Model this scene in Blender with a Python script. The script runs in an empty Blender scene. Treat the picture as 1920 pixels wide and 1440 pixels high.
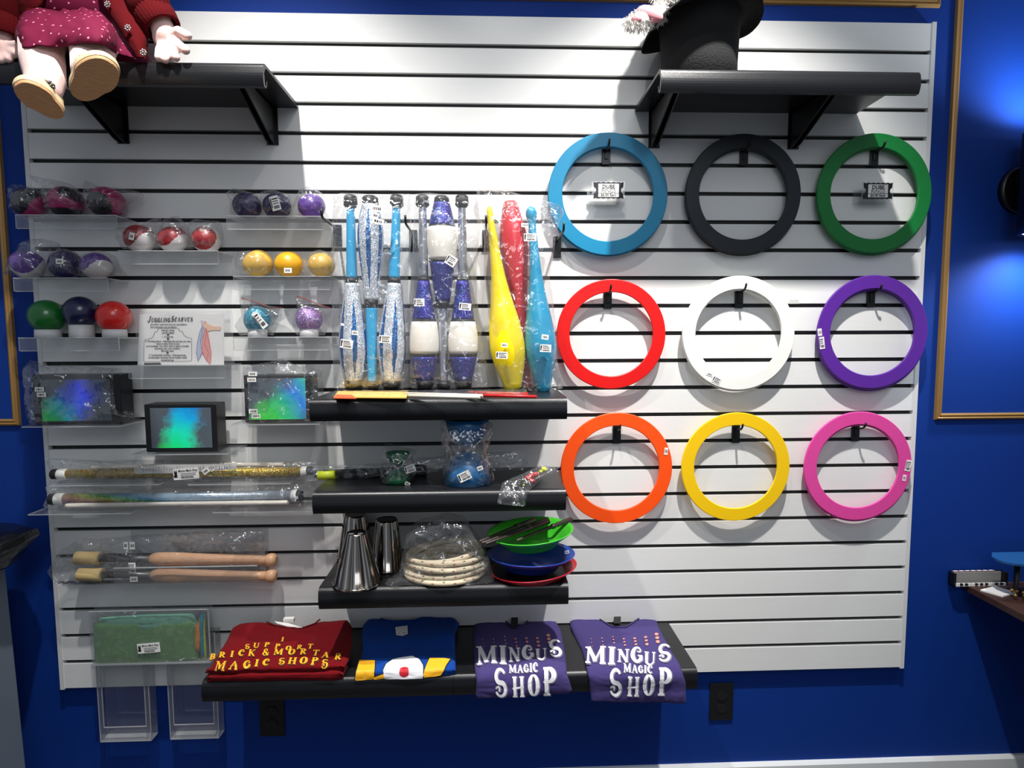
import bpy, bmesh, math, random
from mathutils import Vector, Matrix, Euler, noise
random.seed(7)
C = bpy.context.scene.collection
PI = math.pi
# ---------------------------------------------------------------- camera, world, lights, exposure
CAMP = Vector((1.21347, -1.65602, 0.98459)); CROT = Euler((1.4905013, 0.0037105, -0.0382008), 'XYZ'); FPX = 1120.0
cd = bpy.data.cameras.new('camera'); cam = bpy.data.objects.new('camera', cd); C.objects.link(cam)
cam.location = CAMP; cam.rotation_euler = CROT
cd.sensor_width = 36; cd.lens = FPX * 36 / 1920; cd.clip_start = .02
sc = bpy.context.scene; sc.camera = cam
sc.view_settings.view_transform = 'Standard'; sc.view_settings.look = 'None'
sc.view_settings.gamma = 1; sc.view_settings.use_curve_mapping = False
sc.view_settings.exposure = 0.34
w = bpy.data.worlds.new('world'); sc.world = w; w.use_nodes = True
w.node_tree.nodes['Background'].inputs[0].default_value = (.80, .88, 1, 1)
w.node_tree.nodes['Background'].inputs[1].default_value = .21
def spot(name, loc, target, watts, angle, blend, r, col=(1, .97, .93)):
    l = bpy.data.lights.new(name, 'SPOT'); l.energy = watts; l.spot_size = math.radians(angle); l.spot_blend = blend
    l.shadow_soft_size = r; l.color = col
    o = bpy.data.objects.new(name, l); C.objects.link(o); o.location = loc
    o.rotation_euler = (Vector(target) - Vector(loc)).to_track_quat('-Z', 'Y').to_euler(); return o
spot('track_light_left', (.66, -.80, 2.5), (.62, 0, .36), 128, 76, 1, .022)
spot('track_light_right', (1.80, -.80, 2.5), (1.74, 0, .28), 200, 73, 1, .022)
spot('track_light_centre', (1.28, -.95, 2.5), (1.20, 0, .70), 30, 66, 1, .03)
spot('sconce_lamp_up', (2.7, -.08, 1.60), (2.7, -.03, 2.3), 11, 150, .9, .02, (.8, .9, 1))
spot('sconce_lamp_down', (2.7, -.08, 1.17), (2.7, -.03, .3), 13, 150, .9, .02, (.8, .9, 1))
al = bpy.data.lights.new('added_fill_light', 'AREA'); al.energy = 12; al.size = 1.2; al.color = (.9, .95, 1)  # soft area light added behind the camera as ambient fill
ao = bpy.data.objects.new('added_fill_light', al); C.objects.link(ao); ao.location = (1.6, -2.6, 2.45)
ao.rotation_euler = (Vector((1.2, 0, .7)) - ao.location).to_track_quat('-Z', 'Y').to_euler()
# ---------------------------------------------------------------- pixel -> place on a known plane
RM = CROT.to_matrix()
def ray(px, py): return RM @ Vector(((px - 960) / FPX, -(py - 720) / FPX, -1))
def P(px, py, y=0.0):
    d = ray(px, py); return CAMP + d * ((y - CAMP.y) / d.y)
def Q(px, py, z):
    d = ray(px, py); return CAMP + d * ((z - CAMP.z) / d.z)
def pxm(y): return FPX / (y - CAMP.y)          # pixels per metre at depth y
# ---------------------------------------------------------------- materials
def lin(c):
    if isinstance(c, str): c = tuple(int(c[i:i + 2], 16) / 255 for i in (0, 2, 4))
    return tuple((v / 12.92 if v <= .04045 else ((v + .055) / 1.055) ** 2.4) for v in c) + (1,)
MATS = {}
def mat(name, col, rough=.5, metal=0, spec=.5, bump=0, bscale=200, var=0, vscale=30, coat=0, sheen=0, stretch=None, trans=0, emit=0):
    if name in MATS: return MATS[name]
    m = bpy.data.materials.new(name); m.use_nodes = True; nt = m.node_tree; b = nt.nodes['Principled BSDF']
    c = lin(col)
    b.inputs['Base Color'].default_value = c; b.inputs['Roughness'].default_value = rough; b.inputs['Metallic'].default_value = metal
    b.inputs['Specular IOR Level'].default_value = spec; b.inputs['Coat Weight'].default_value = coat
    b.inputs['Sheen Weight'].default_value = sheen
    if trans: b.inputs['Subsurface Weight'].default_value = trans; b.inputs['Subsurface Radius'].default_value = (.02, .01, .01); b.inputs['Subsurface Scale'].default_value = .3
    if emit: b.inputs['Emission Color'].default_value = c; b.inputs['Emission Strength'].default_value = emit
    tc = nt.nodes.new('ShaderNodeTexCoord'); mp = nt.nodes.new('ShaderNodeMapping'); nt.links.new(tc.outputs['Object'], mp.inputs[0])
    if stretch: mp.inputs['Scale'].default_value = stretch
    n = nt.nodes.new('ShaderNodeTexNoise'); n.inputs['Scale'].default_value = vscale; n.inputs['Detail'].default_value = 4
    nt.links.new(mp.outputs[0], n.inputs[0])
    v = max(var, .03)
    mx = nt.nodes.new('ShaderNodeMixRGB'); mx.inputs[1].default_value = tuple(x * (1 - v) for x in c[:3]) + (1,)
    mx.inputs[2].default_value = tuple(min(1, x * (1 + v)) for x in c[:3]) + (1,)
    nt.links.new(n.outputs['Fac'], mx.inputs[0]); nt.links.new(mx.outputs[0], b.inputs['Base Color'])
    if bump:
        n2 = nt.nodes.new('ShaderNodeTexNoise'); n2.inputs['Scale'].default_value = bscale; n2.inputs['Detail'].default_value = 5
        nt.links.new(mp.outputs[0], n2.inputs[0])
        bp = nt.nodes.new('ShaderNodeBump'); bp.inputs['Strength'].default_value = bump; bp.inputs['Distance'].default_value = .002
        nt.links.new(n2.outputs['Fac'], bp.inputs['Height']); nt.links.new(bp.outputs[0], b.inputs['Normal'])
    MATS[name] = m; return m
def film(name, tint=(.97, .97, .98), refl=.10, milk=.05, rough=.12, bump=.5, bscale=35, edge=.5, milkcol=(.85, .87, .9)):
    """thin clear plastic: see-through film with gloss, a little milkiness, crumple relief"""
    if name in MATS: return MATS[name]
    m = bpy.data.materials.new(name); m.use_nodes = True; nt = m.node_tree; nt.nodes.clear(); L = nt.links.new
    out = nt.nodes.new('ShaderNodeOutputMaterial'); tr = nt.nodes.new('ShaderNodeBsdfTransparent'); tr.inputs[0].default_value = tint + (1,)
    gl = nt.nodes.new('ShaderNodeBsdfGlossy'); gl.inputs['Roughness'].default_value = rough
    df = nt.nodes.new('ShaderNodeBsdfDiffuse'); df.inputs[0].default_value = milkcol + (1,)
    tc = nt.nodes.new('ShaderNodeTexCoord')
    a1 = nt.nodes.new('ShaderNodeMixShader'); a2 = nt.nodes.new('ShaderNodeMixShader')
    a1.inputs[0].default_value = milk
    L(tr.outputs[0], a1.inputs[1]); L(df.outputs[0], a1.inputs[2])
    lw = nt.nodes.new('ShaderNodeLayerWeight'); lw.inputs[0].default_value = .25
    mr = nt.nodes.new('ShaderNodeMapRange'); mr.inputs['To Min'].default_value = refl; mr.inputs['To Max'].default_value = edge
    L(lw.outputs['Facing'], mr.inputs[0]); L(mr.outputs[0], a2.inputs[0])
    L(a1.outputs[0], a2.inputs[1]); L(gl.outputs[0], a2.inputs[2]); L(a2.outputs[0], out.inputs[0])
    if bump:                       # crumple: the sheet's facets tilt this way and that
        n = nt.nodes.new('ShaderNodeTexNoise'); n.inputs['Scale'].default_value = bscale; n.inputs['Detail'].default_value = 2.5; n.inputs['Distortion'].default_value = 2.0
        L(tc.outputs['Object'], n.inputs[0])
        ma = nt.nodes.new('ShaderNodeVectorMath'); ma.operation = 'MULTIPLY_ADD'; ma.inputs[1].default_value = (bump * 4,) * 3; ma.inputs[2].default_value = (-bump * 2,) * 3
        L(n.outputs['Color'], ma.inputs[0]); g = nt.nodes.new('ShaderNodeNewGeometry'); ad = nt.nodes.new('ShaderNodeVectorMath'); ad.operation = 'ADD'
        L(g.outputs['Normal'], ad.inputs[0]); L(ma.outputs[0], ad.inputs[1]); nn = nt.nodes.new('ShaderNodeVectorMath'); nn.operation = 'NORMALIZE'; L(ad.outputs[0], nn.inputs[0])
        L(nn.outputs[0], gl.inputs['Normal'])
    MATS[name] = m; return m
def glitter(name, base, cols, scale=500, rough=.22, amt=.6, metal=.85):
    """foil flecked with small coloured sparkles"""
    if name in MATS: return MATS[name]
    m = bpy.data.materials.new(name); m.use_nodes = True; nt = m.node_tree; b = nt.nodes['Principled BSDF']; L = nt.links.new
    tc = nt.nodes.new('ShaderNodeTexCoord'); v = nt.nodes.new('ShaderNodeTexVoronoi'); v.inputs['Scale'].default_value = scale
    L(tc.outputs['Object'], v.inputs[0]); sp = nt.nodes.new('ShaderNodeSeparateColor'); L(v.outputs['Color'], sp.inputs[0])
    cr = nt.nodes.new('ShaderNodeValToRGB'); cr.color_ramp.interpolation = 'CONSTANT'
    n = len(cols); cr.color_ramp.elements[0].color = lin(cols[0]); cr.color_ramp.elements[0].position = 0
    cr.color_ramp.elements[1].color = lin(cols[1]); cr.color_ramp.elements[1].position = 1 / n
    for i in range(2, n): e = cr.color_ramp.elements.new(i / n); e.color = lin(cols[i])
    L(sp.outputs[0], cr.inputs[0]); mx = nt.nodes.new('ShaderNodeMixRGB'); mx.inputs[1].default_value = lin(base)
    th = nt.nodes.new('ShaderNodeMath'); th.operation = 'GREATER_THAN'; th.inputs[1].default_value = 1 - amt; L(sp.outputs[1], th.inputs[0])
    L(th.outputs[0], mx.inputs[0]); L(cr.outputs[0], mx.inputs[2]); L(mx.outputs[0], b.inputs['Base Color'])
    b.inputs['Metallic'].default_value = metal; b.inputs['Roughness'].default_value = rough
    nm = nt.nodes.new('ShaderNodeVectorMath'); nm.operation = 'MULTIPLY_ADD'; nm.inputs[1].default_value = (.7, .7, .7); nm.inputs[2].default_value = (-.35, -.35, -.35)
    L(v.outputs['Color'], nm.inputs[0]); g = nt.nodes.new('ShaderNodeNewGeometry'); ad = nt.nodes.new('ShaderNodeVectorMath'); ad.operation = 'ADD'
    L(g.outputs['Normal'], ad.inputs[0]); L(nm.outputs[0], ad.inputs[1]); nn = nt.nodes.new('ShaderNodeVectorMath'); nn.operation = 'NORMALIZE'
    L(ad.outputs[0], nn.inputs[0]); L(nn.outputs[0], b.inputs['Normal'])
    MATS[name] = m; return m
def foil(name, stops, vec, scale, warp=.25, metal=.6, rough=.3, nscale=12, off=0.0):
    """foil with iridescent reflections painted as colour bands along vec (object space)"""
    if name in MATS: return MATS[name]
    m = bpy.data.materials.new(name); m.use_nodes = True; nt = m.node_tree; b = nt.nodes['Principled BSDF']; L = nt.links.new
    tc = nt.nodes.new('ShaderNodeTexCoord'); dt = nt.nodes.new('ShaderNodeVectorMath'); dt.operation = 'DOT_PRODUCT'; dt.inputs[1].default_value = vec
    L(tc.outputs['Object'], dt.inputs[0])
    n = nt.nodes.new('ShaderNodeTexNoise'); n.inputs['Scale'].default_value = nscale; n.inputs['Detail'].default_value = 6; n.inputs['Roughness'].default_value = .65; L(tc.outputs['Object'], n.inputs[0])
    ma = nt.nodes.new('ShaderNodeMath'); ma.operation = 'MULTIPLY_ADD'; ma.inputs[1].default_value = scale; ma.inputs[2].default_value = off - warp * .5; L(dt.outputs['Value'], ma.inputs[0])
    m2 = nt.nodes.new('ShaderNodeMath'); m2.operation = 'MULTIPLY_ADD'; m2.inputs[1].default_value = warp; L(n.outputs['Fac'], m2.inputs[0]); L(ma.outputs[0], m2.inputs[2])
    cr = nt.nodes.new('ShaderNodeValToRGB'); E = cr.color_ramp.elements
    E[0].position, E[0].color = stops[0][0], lin(stops[0][1]); E[1].position, E[1].color = stops[-1][0], lin(stops[-1][1])
    for p, c in stops[1:-1]: e = E.new(p); e.color = lin(c)
    L(m2.outputs[0], cr.inputs[0]); L(cr.outputs[0], b.inputs['Base Color'])
    b.inputs['Metallic'].default_value = metal; b.inputs['Roughness'].default_value = rough
    bp = nt.nodes.new('ShaderNodeBump'); bp.inputs['Strength'].default_value = .5; bp.inputs['Distance'].default_value = .002
    n3 = nt.nodes.new('ShaderNodeTexNoise'); n3.inputs['Scale'].default_value = 130; n3.inputs['Detail'].default_value = 4; L(tc.outputs['Object'], n3.inputs[0])
    L(n3.outputs['Fac'], bp.inputs['Height']); L(bp.outputs[0], b.inputs['Normal'])
    MATS[name] = m; return m
BLACKP = mat('black_satin_plastic', '121316', .32, 0, .5, bump=.15, bscale=600)
BLACKM = mat('black_painted_metal', '0c0c0e', .35)
WHITE = mat('white_label_paper', 'eceae6', .6)
INK = mat('black_print_ink', '151318', .6)
GREY = mat('grey_print_ink', '77757a', .6)
FILM = film('clear_bag_film', tint=(.985, .985, .99), refl=.115, milk=.025, rough=.085, bump=.55, bscale=30, edge=.34)
FILM2 = film('clear_stiff_film', tint=(.985, .985, .99), refl=.06, milk=.03, rough=.10, bump=.25, bscale=12, edge=.3)
ACR = film('clear_acrylic', tint=(.975, .98, .98), refl=.05, milk=.03, rough=.06, bump=.03, bscale=8, edge=.45)
ACRE = film('acrylic_edge', tint=(.8, .82, .84), refl=.2, milk=.4, rough=.2, bump=0, edge=.5)
# ---------------------------------------------------------------- mesh builder
class MB:
    def __init__(s): s.v = []; s.f = []; s.m = []; s.s = []; s.mats = []
    def mi(s, m):
        if m not in s.mats: s.mats.append(m)
        return s.mats.index(m)
    def add(s, vs, fs, m=None, smooth=True):
        o = len(s.v); s.v += [Vector(v) for v in vs]; k = s.mi(m) if m is not None else 0
        for f in fs: s.f.append(tuple(i + o for i in f)); s.m.append(k); s.s.append(smooth)
        return s
    def box(s, a, b, m=None, M=None):
        x0, y0, z0 = a; x1, y1, z1 = b
        vs = [Vector(p) for p in ((x0, y0, z0), (x1, y0, z0), (x1, y1, z0), (x0, y1, z0), (x0, y0, z1), (x1, y0, z1), (x1, y1, z1), (x0, y1, z1))]
        if M is not None: vs = [M @ v for v in vs]
        return s.add(vs, [(0, 3, 2, 1), (4, 5, 6, 7), (0, 1, 5, 4), (1, 2, 6, 5), (2, 3, 7, 6), (3, 0, 4, 7)], m, False)
    def prism(s, poly, y0, y1, m=None, axis='y', smooth=False):
        """poly: 2D outline; extruded along axis"""
        n = len(poly)
        def mk(p, t): return (p[0], t, p[1]) if axis == 'y' else ((t, p[0], p[1]) if axis == 'x' else (p[0], p[1], t))
        s.add([mk(p, y0) for p in poly] + [mk(p, y1) for p in poly], [tuple(range(n)), tuple(range(2 * n - 1, n - 1, -1))], m, False)
        return s.add([mk(p, y0) for p in poly] + [mk(p, y1) for p in poly], [(i, i + n, (i + 1) % n + n, (i + 1) % n) for i in range(n)], m, smooth)
    def lathe(s, p0, p1, prof, m=None, seg=32, caps=True, mf=None, sx=1, sy=1):
        """prof: (t, radius) along p0->p1, t 0..1; mf(angle, t)->material"""
        p0 = Vector(p0); p1 = Vector(p1); ax = (p1 - p0); d = ax.normalized()
        u = d.cross(Vector((0, 1, 0)));  u = u.normalized() if u.length > 1e-3 else Vector((1, 0, 0)); v = d.cross(u)
        vs = []; fs = []; ms = []
        for t, r in prof:
            for i in range(seg):
                a = 2 * PI * i / seg; vs.append(p0 + ax * t + u * math.cos(a) * r * sx + v * math.sin(a) * r * sy)
        for j in range(len(prof) - 1):
            for i in range(seg):
                fs.append((j * seg + i, j * seg + (i + 1) % seg, (j + 1) * seg + (i + 1) % seg, (j + 1) * seg + i))
                ms.append(mf(2 * PI * (i + .5) / seg, (prof[j][0] + prof[j + 1][0]) / 2) if mf else m)
        o = len(s.v); s.v += vs
        for f, q in zip(fs, ms): s.f.append(tuple(i + o for i in f)); s.m.append(s.mi(q) if q else 0); s.s.append(True)
        if caps:
            for j, rv in ((0, True), (len(prof) - 1, False)):
                if prof[j][1] > 1e-5:
                    c = list(range(j * seg, (j + 1) * seg)); c = c[::-1] if rv else c
                    q = mf(0, prof[j][0]) if mf else m
                    s.f.append(tuple(i + o for i in c)); s.m.append(s.mi(q) if q else 0); s.s.append(False)
        return s
    def tube(s, path, r, m=None, seg=12, caps=True, rings=None, closed=False):
        path = [Vector(p) for p in path]; n = len(path); R = r if isinstance(r, (list, tuple)) else [r] * n
        vs = []; fs = []; prev = None
        for k in range(n):
            if closed: d = (path[(k + 1) % n] - path[k - 1]).normalized()
            else: d = (path[min(k + 1, n - 1)] - path[max(k - 1, 0)]).normalized()
            if prev is None: u = d.cross(Vector((0, 0, 1))); u = u if u.length > .05 else d.cross(Vector((0, 1, 0)))
            else: u = prev - d * prev.dot(d)
            u.normalize(); prev = u; v = d.cross(u)
            for i in range(seg): a = 2 * PI * i / seg; vs.append(path[k] + (u * math.cos(a) + v * math.sin(a)) * R[k])
        for k in range(n if closed else n - 1):
            k2 = (k + 1) % n
            for i in range(seg): fs.append((k * seg + i, k * seg + (i + 1) % seg, k2 * seg + (i + 1) % seg, k2 * seg + i))
        if caps and not closed: fs.append(tuple(range(seg))[::-1]); fs.append(tuple(range((n - 1) * seg, n * seg)))
        return s.add(vs, fs, m)
    def ball(s, c, r, m=None, seg=24, ring=16, M=None, mf=None):
        c = Vector(c); r = r if isinstance(r, (tuple, list)) else (r, r, r); vs = []; fs = []; ms = []
        dirs = []
        for j in range(ring + 1):
            th = PI * j / ring
            for i in range(seg):
                a = 2 * PI * i / seg; d = Vector((math.sin(th) * math.cos(a), math.sin(th) * math.sin(a), math.cos(th))); dirs.append(d)
                q = Vector((d.x * r[0], d.y * r[1], d.z * r[2])); vs.append(c + (M @ q if M is not None else q))
        for j in range(ring):
            for i in range(seg):
                f = (j * seg + i, (j + 1) * seg + i, (j + 1) * seg + (i + 1) % seg, j * seg + (i + 1) % seg)
                fs.append(f); ms.append(mf((dirs[f[0]] + dirs[f[2]]).normalized()) if mf else m)
        o = len(s.v); s.v += vs
        for f, q in zip(fs, ms): s.f.append(tuple(i + o for i in f)); s.m.append(s.mi(q) if q else 0); s.s.append(True)
        return s
    def build(s, name, m=None, parent=None, weld=False):
        root = parent
        while root is not None and root.parent is not None: root = root.parent
        if root is not None: org = Vector(root['_o'])
        else:
            org = sum(s.v, Vector()) / max(1, len(s.v)); org.z = min(v.z for v in s.v)
        me = bpy.data.meshes.new(name); me.from_pydata([v - org for v in s.v], [], s.f)
        ms = s.mats if s.mats and s.mats[0] is not None else [m]
        for q in ms: me.materials.append(q or m)
        for p, k, sm in zip(me.polygons, s.m, s.s): p.material_index = k; p.use_smooth = sm
        if weld:
            bm = bmesh.new(); bm.from_mesh(me); bmesh.ops.remove_doubles(bm, verts=bm.verts, dist=1e-5); bm.to_mesh(me); bm.free()
        me.validate(); me.update()
        o = bpy.data.objects.new(name, me); C.objects.link(o)
        if parent is not None: o.parent = parent
        else: o.location = org; o['_o'] = tuple(org)
        return o
def thing(name, loc, label, cat, group=None):
    o = bpy.data.objects.new(name, None); C.objects.link(o); o.empty_display_size = .02
    o.location = loc; o['_o'] = tuple(loc); return tag(o, label, cat, group)
def tag(o, label, cat, group=None, kind=None):
    if label: o['label'] = label
    if cat: o['category'] = cat
    if group: o['group'] = group
    if kind: o['kind'] = kind
    return o
def struct(name, mb, m): o = mb.build(name, m); o['kind'] = 'structure'; return o
def bevel(o, w=.002, seg=2):
    b = o.modifiers.new('bevel', 'BEVEL'); b.width = w; b.segments = seg; b.limit_method = 'ANGLE'; b.angle_limit = math.radians(40); return o
def remesh(o, voxel, smooth=6):
    r = o.modifiers.new('remesh', 'REMESH'); r.mode = 'VOXEL'; r.voxel_size = voxel; r.use_smooth_shade = True
    s_ = o.modifiers.new('smooth', 'SMOOTH'); s_.iterations = smooth; s_.factor = .5; return o
def resample(pts, n):
    """closed outline -> n points, by length, rounded a little"""
    L = [0]
    for i in range(len(pts)):
        a = pts[i]; b = pts[(i + 1) % len(pts)]; L.append(L[-1] + math.hypot(b[0] - a[0], b[1] - a[1]))
    out = []
    for k in range(n):
        t = L[-1] * k / n
        for i in range(len(pts)):
            if L[i + 1] >= t: break
        f = (t - L[i]) / max(1e-9, L[i + 1] - L[i]); a = pts[i]; b = pts[(i + 1) % len(pts)]
        out.append((a[0] + (b[0] - a[0]) * f, a[1] + (b[1] - a[1]) * f))
    return out
def pillow(mb, outline, yc, T, m=None, n=72, rings=10, amp=.004, fr=22, seed=0, back=None, power=.5, edge=.25, c=None, zmin=None):
    """closed soft shape (bag, cloth) of given outline at depth yc, half thickness T, crumpled by noise"""
    W = [P(x, y, yc) for x, y in resample(outline, n)]
    cen = sum(W, Vector()) / n if c is None else P(c[0], c[1], yc)
    back = T if back is None else back
    for side, th in ((-1, T), (1, back)):
        vs = [cen + Vector((0, side * th, 0))]; fs = []
        for j in range(1, rings + 1):
            t = j / rings; dome = max(0, 1 - t ** 2.4) ** power
            for k in range(n):
                p = cen + (W[k] - cen) * t; q = p * fr + Vector((seed, seed * .7, 0))
                a = (abs(noise.noise(q)) * 2 - .35) + .6 * (abs(noise.noise(q * 2.3)) * 2 - .35)
                f = 1 if t < .98 else edge
                ex = Vector((noise.noise(q * 1.3 + Vector((9, 0, 0))), 0, noise.noise(q * 1.3 + Vector((0, 9, 0))))) * amp * (1 if side < 0 or j < rings else 1)
                vs.append(p + Vector((0, side * th * dome + (side * a * amp if j < rings else 0), 0)) + ex * (.8 if j < rings else .8))
        if zmin is not None:
            for q_ in vs: q_.z = max(q_.z, zmin + .0006 * (side + 2) / 3)
        for k in range(n): fs.append((0, 1 + k, 1 + (k + 1) % n) if side < 0 else (0, 1 + (k + 1) % n, 1 + k))
        for j in range(rings - 1):
            for k in range(n):
                a, b = 1 + j * n + k, 1 + j * n + (k + 1) % n; cc, d = b + n, a + n
                fs.append((a, d, cc, b) if side < 0 else (a, b, cc, d))
        mb.add(vs, fs, m)
    return mb
# ---------------------------------------------------------------- writing
def text_tris(s, size=1.0, shear=0.0, bold=0.0, align='CENTER'):
    c = bpy.data.curves.new('t', 'FONT'); c.body = s; c.size = size; c.shear = shear; c.offset = bold; c.align_x = align; c.resolution_u = 3
    o = bpy.data.objects.new('t', c); me = bpy.data.meshes.new_from_object(o)
    vs = [(v.co.x, v.co.y) for v in me.vertices]; fs = [tuple(p.vertices) for p in me.polygons]
    bpy.data.objects.remove(o); bpy.data.curves.remove(c); bpy.data.meshes.remove(me); return vs, fs
def put_text(mb, s, fn, m, size=1.0, **k):
    vs, fs = text_tris(s, size, **k); mb.add([fn(x, y) for x, y in vs], fs, m, False)
# stroked display lettering: (x, y, half width) polylines, slab serifs; cell 0..1 high
def arc(cx, cy, rx, ry, a0, a1, w0, w1, n=14, mid=None):
    out = []
    for i in range(n + 1):
        t = i / n; a = math.radians(a0 + (a1 - a0) * t); ww = w0 + (w1 - w0) * t
        if mid: ww += (mid - (w0 + w1) / 2) * math.sin(PI * t)
        out.append((cx + rx * math.cos(a), cy + ry * math.sin(a), ww))
    return out
def bar(x0, y0, x1, y1, w): return [(x0, y0, w), (x1, y1, w)]
def serif(x, y, h=.11, t=.028): return bar(x - h, y, x + h, y, t)
ST = .075; TH = .03
GL = {
 'I': (.36, [bar(.18, 0, .18, 1, ST + .01), serif(.18, .03, .15), serif(.18, .97, .15)]),
 'M': (.95, [bar(.14, 0, .16, 1, TH), bar(.16, 1, .46, .1, ST), bar(.46, .1, .76, 1, TH), bar(.78, 0, .76, 1, ST), serif(.14, .03), serif(.8, .03, .13), serif(.12, .97, .1), serif(.82, .97, .1)]),
 'N': (.7, [bar(.13, 0, .13, 1, TH), bar(.13, 1, .56, 0, ST), bar(.56, 0, .56, 1, TH), serif(.13, .03), serif(.56, .97), serif(.1, .97, .08)]),
 'G': (.7, [arc(.36, .5, .25, .46, 55, 335, TH, ST, 20, ST + .03), bar(.58, .1, .58, .42, ST), bar(.4, .42, .66, .42, TH), arc(.46, .76, .08, .1, 60, -160, TH, TH, 8)]),
 'U': (.72, [bar(.14, 1, .14, .35, ST)+[], arc(.36, .32, .22, .29, 180, 360, ST, TH), bar(.58, .35, .58, 1, TH), serif(.14, .97, .13), serif(.58, .97, .1)]),
 'S': (.66, [arc(.33, .74, .2, .23, 25, 250, TH, ST, 14), arc(.33, .27, .22, .25, 75, -160, ST, TH, 16), bar(.25, .53, .4, .5, ST), arc(.2, .28, .08, .09, 180, -60, TH, TH, 8)]),
 'A': (.74, [bar(.1, 0, .36, 1, TH), bar(.36, 1, .62, 0, ST), bar(.2, .34, .54, .34, TH), serif(.1, .03), serif(.62, .03, .12)]),
 'C': (.66, [arc(.36, .5, .25, .46, 50, 315, TH, TH, 20, ST + .03), arc(.46, .76, .08, .1, 60, -160, TH, TH, 8)]),
 'H': (.72, [bar(.15, 0, .15, 1, ST), bar(.57, 0, .57, 1, ST), bar(.02, .42, .68, .5, TH), serif(.15, .03, .13), serif(.57, .03, .13), serif(.15, .97, .13), serif(.57, .97, .13)]),
 'O': (.72, [arc(.36, .5, .24, .46, 90, 270, TH, TH, 14, ST + .03), arc(.36, .5, .24, .46, -90, 90, TH, TH, 14, ST + .03)]),
 'P': (.64, [bar(.17, 0, .17, 1, ST), arc(.24, .74, .26, .23, 90, -90, TH, TH, 12, ST + .02), bar(.05, .97, .26, .97, TH), bar(.05, .51, .26, .51, TH), serif(.17, .03, .14)]),
 'J': (.5, [bar(.34, 1, .34, .25, ST), arc(.19, .25, .15, .24, 0, -190, ST, TH), serif(.34, .97, .14)]),
 'L': (.6, [bar(.16, 0, .16, 1, ST), bar(.05, .03, .52, .03, TH), serif(.16, .97, .13), bar(.52, .03, .52, .22, TH)]),
 'R': (.72, [bar(.17, 0, .17, 1, ST), arc(.24, .74, .24, .23, 90, -90, TH, TH, 12, ST + .02), bar(.05, .97, .26, .97, TH), bar(.17, .51, .3, .51, TH), bar(.28, .5, .6, .02, ST), serif(.17, .03, .13)]),
 'V': (.72, [bar(.1, 1, .36, 0, ST), bar(.36, 0, .62, 1, TH), serif(.1, .97, .12), serif(.62, .97, .1)]),
 'E': (.62, [bar(.16, 0, .16, 1, ST), bar(.05, .03, .52, .03, TH), bar(.05, .97, .5, .97, TH), bar(.16, .52, .4, .52, TH), bar(.52, .03, .52, .2, TH), bar(.5, .97, .5, .8, TH)]),
 'T': (.66, [bar(.33, 0, .33, 1, ST), bar(.06, .97, .6, .97, TH + .005), serif(.33, .03, .14), bar(.06, .97, .06, .78, TH), bar(.6, .97, .6, .78, TH)]),
 'B': (.66, [bar(.17, 0, .17, 1, ST), arc(.24, .75, .22, .22, 90, -90, TH, TH, 12, ST + .01), arc(.24, .28, .26, .25, 90, -90, TH, TH, 12, ST + .02), bar(.05, .97, .26, .97, TH), bar(.05, .03, .26, .03, TH), bar(.17, .52, .26, .52, TH)]),
 'K': (.72, [bar(.17, 0, .17, 1, ST), bar(.2, .4, .56, .97, TH), bar(.3, .52, .6, .03, ST), serif(.17, .03, .13), serif(.17, .97, .13), serif(.58, .97, .1), serif(.6, .03, .1)]),
 '&': (.8, [arc(.34, .75, .15, .21, -60, 250, TH, ST, 14), bar(.24, .62, .62, .04, ST), arc(.32, .27, .2, .24, 100, 330, ST, TH, 12), bar(.5, .12, .66, .45, TH)]),
 ' ': (.4, []),
}
def ribbon(mb, pl, fn, m, dw=0.0):
    L = []; pts = []
    for i in range(len(pl) - 1):          # subdivide straight runs
        a, b = pl[i], pl[i + 1]; k = max(1, int(math.hypot(b[0] - a[0], b[1] - a[1]) / .12))
        for j in range(k): t = j / k; pts.append(tuple(a[q] + (b[q] - a[q]) * t for q in range(3)))
    pts.append(pl[-1])
    vs = []
    for i, p in enumerate(pts):
        a = pts[max(0, i - 1)]; b = pts[min(len(pts) - 1, i + 1)]; dx, dy = b[0] - a[0], b[1] - a[1]; l = math.hypot(dx, dy) or 1
        nx, ny = -dy / l, dx / l; ww = p[2] + dw; vs += [fn(p[0] + nx * ww, p[1] + ny * ww), fn(p[0] - nx * ww, p[1] - ny * ww)]
    mb.add(vs, [(2 * i, 2 * i + 1, 2 * i + 3, 2 * i + 2) for i in range(len(pts) - 1)], m, False)
def glyph(mb, ch, fn, m, dw=0.0):
    for pl in GL[ch][1]: ribbon(mb, pl, fn, m, dw)
def word(mb, s, x, y, h, wscale, surf, m, ang=0, shear=0, dw=0.0, gap=.06, dxy=(0, 0), per=None):
    """lettering in photo-frame pixels laid on a surface: left x, baseline y, height h"""
    cx = 0; ca, sa = math.cos(math.radians(ang)), math.sin(math.radians(ang))
    for i, ch in enumerate(s):
        hh = h * (per[i][0] if per else 1); yo = per[i][1] * h if per else 0
        def fn(u, v, cx=cx, hh=hh, yo=yo):
            X = cx + u * hh * wscale + v * hh * shear; Y = v * hh + yo
            return surf(x + X * ca + Y * sa + dxy[0], y - Y * ca + X * sa + dxy[1])
        glyph(mb, ch, fn, m, dw); cx += (GL[ch][0] + gap) * hh * wscale
    return cx
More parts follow.
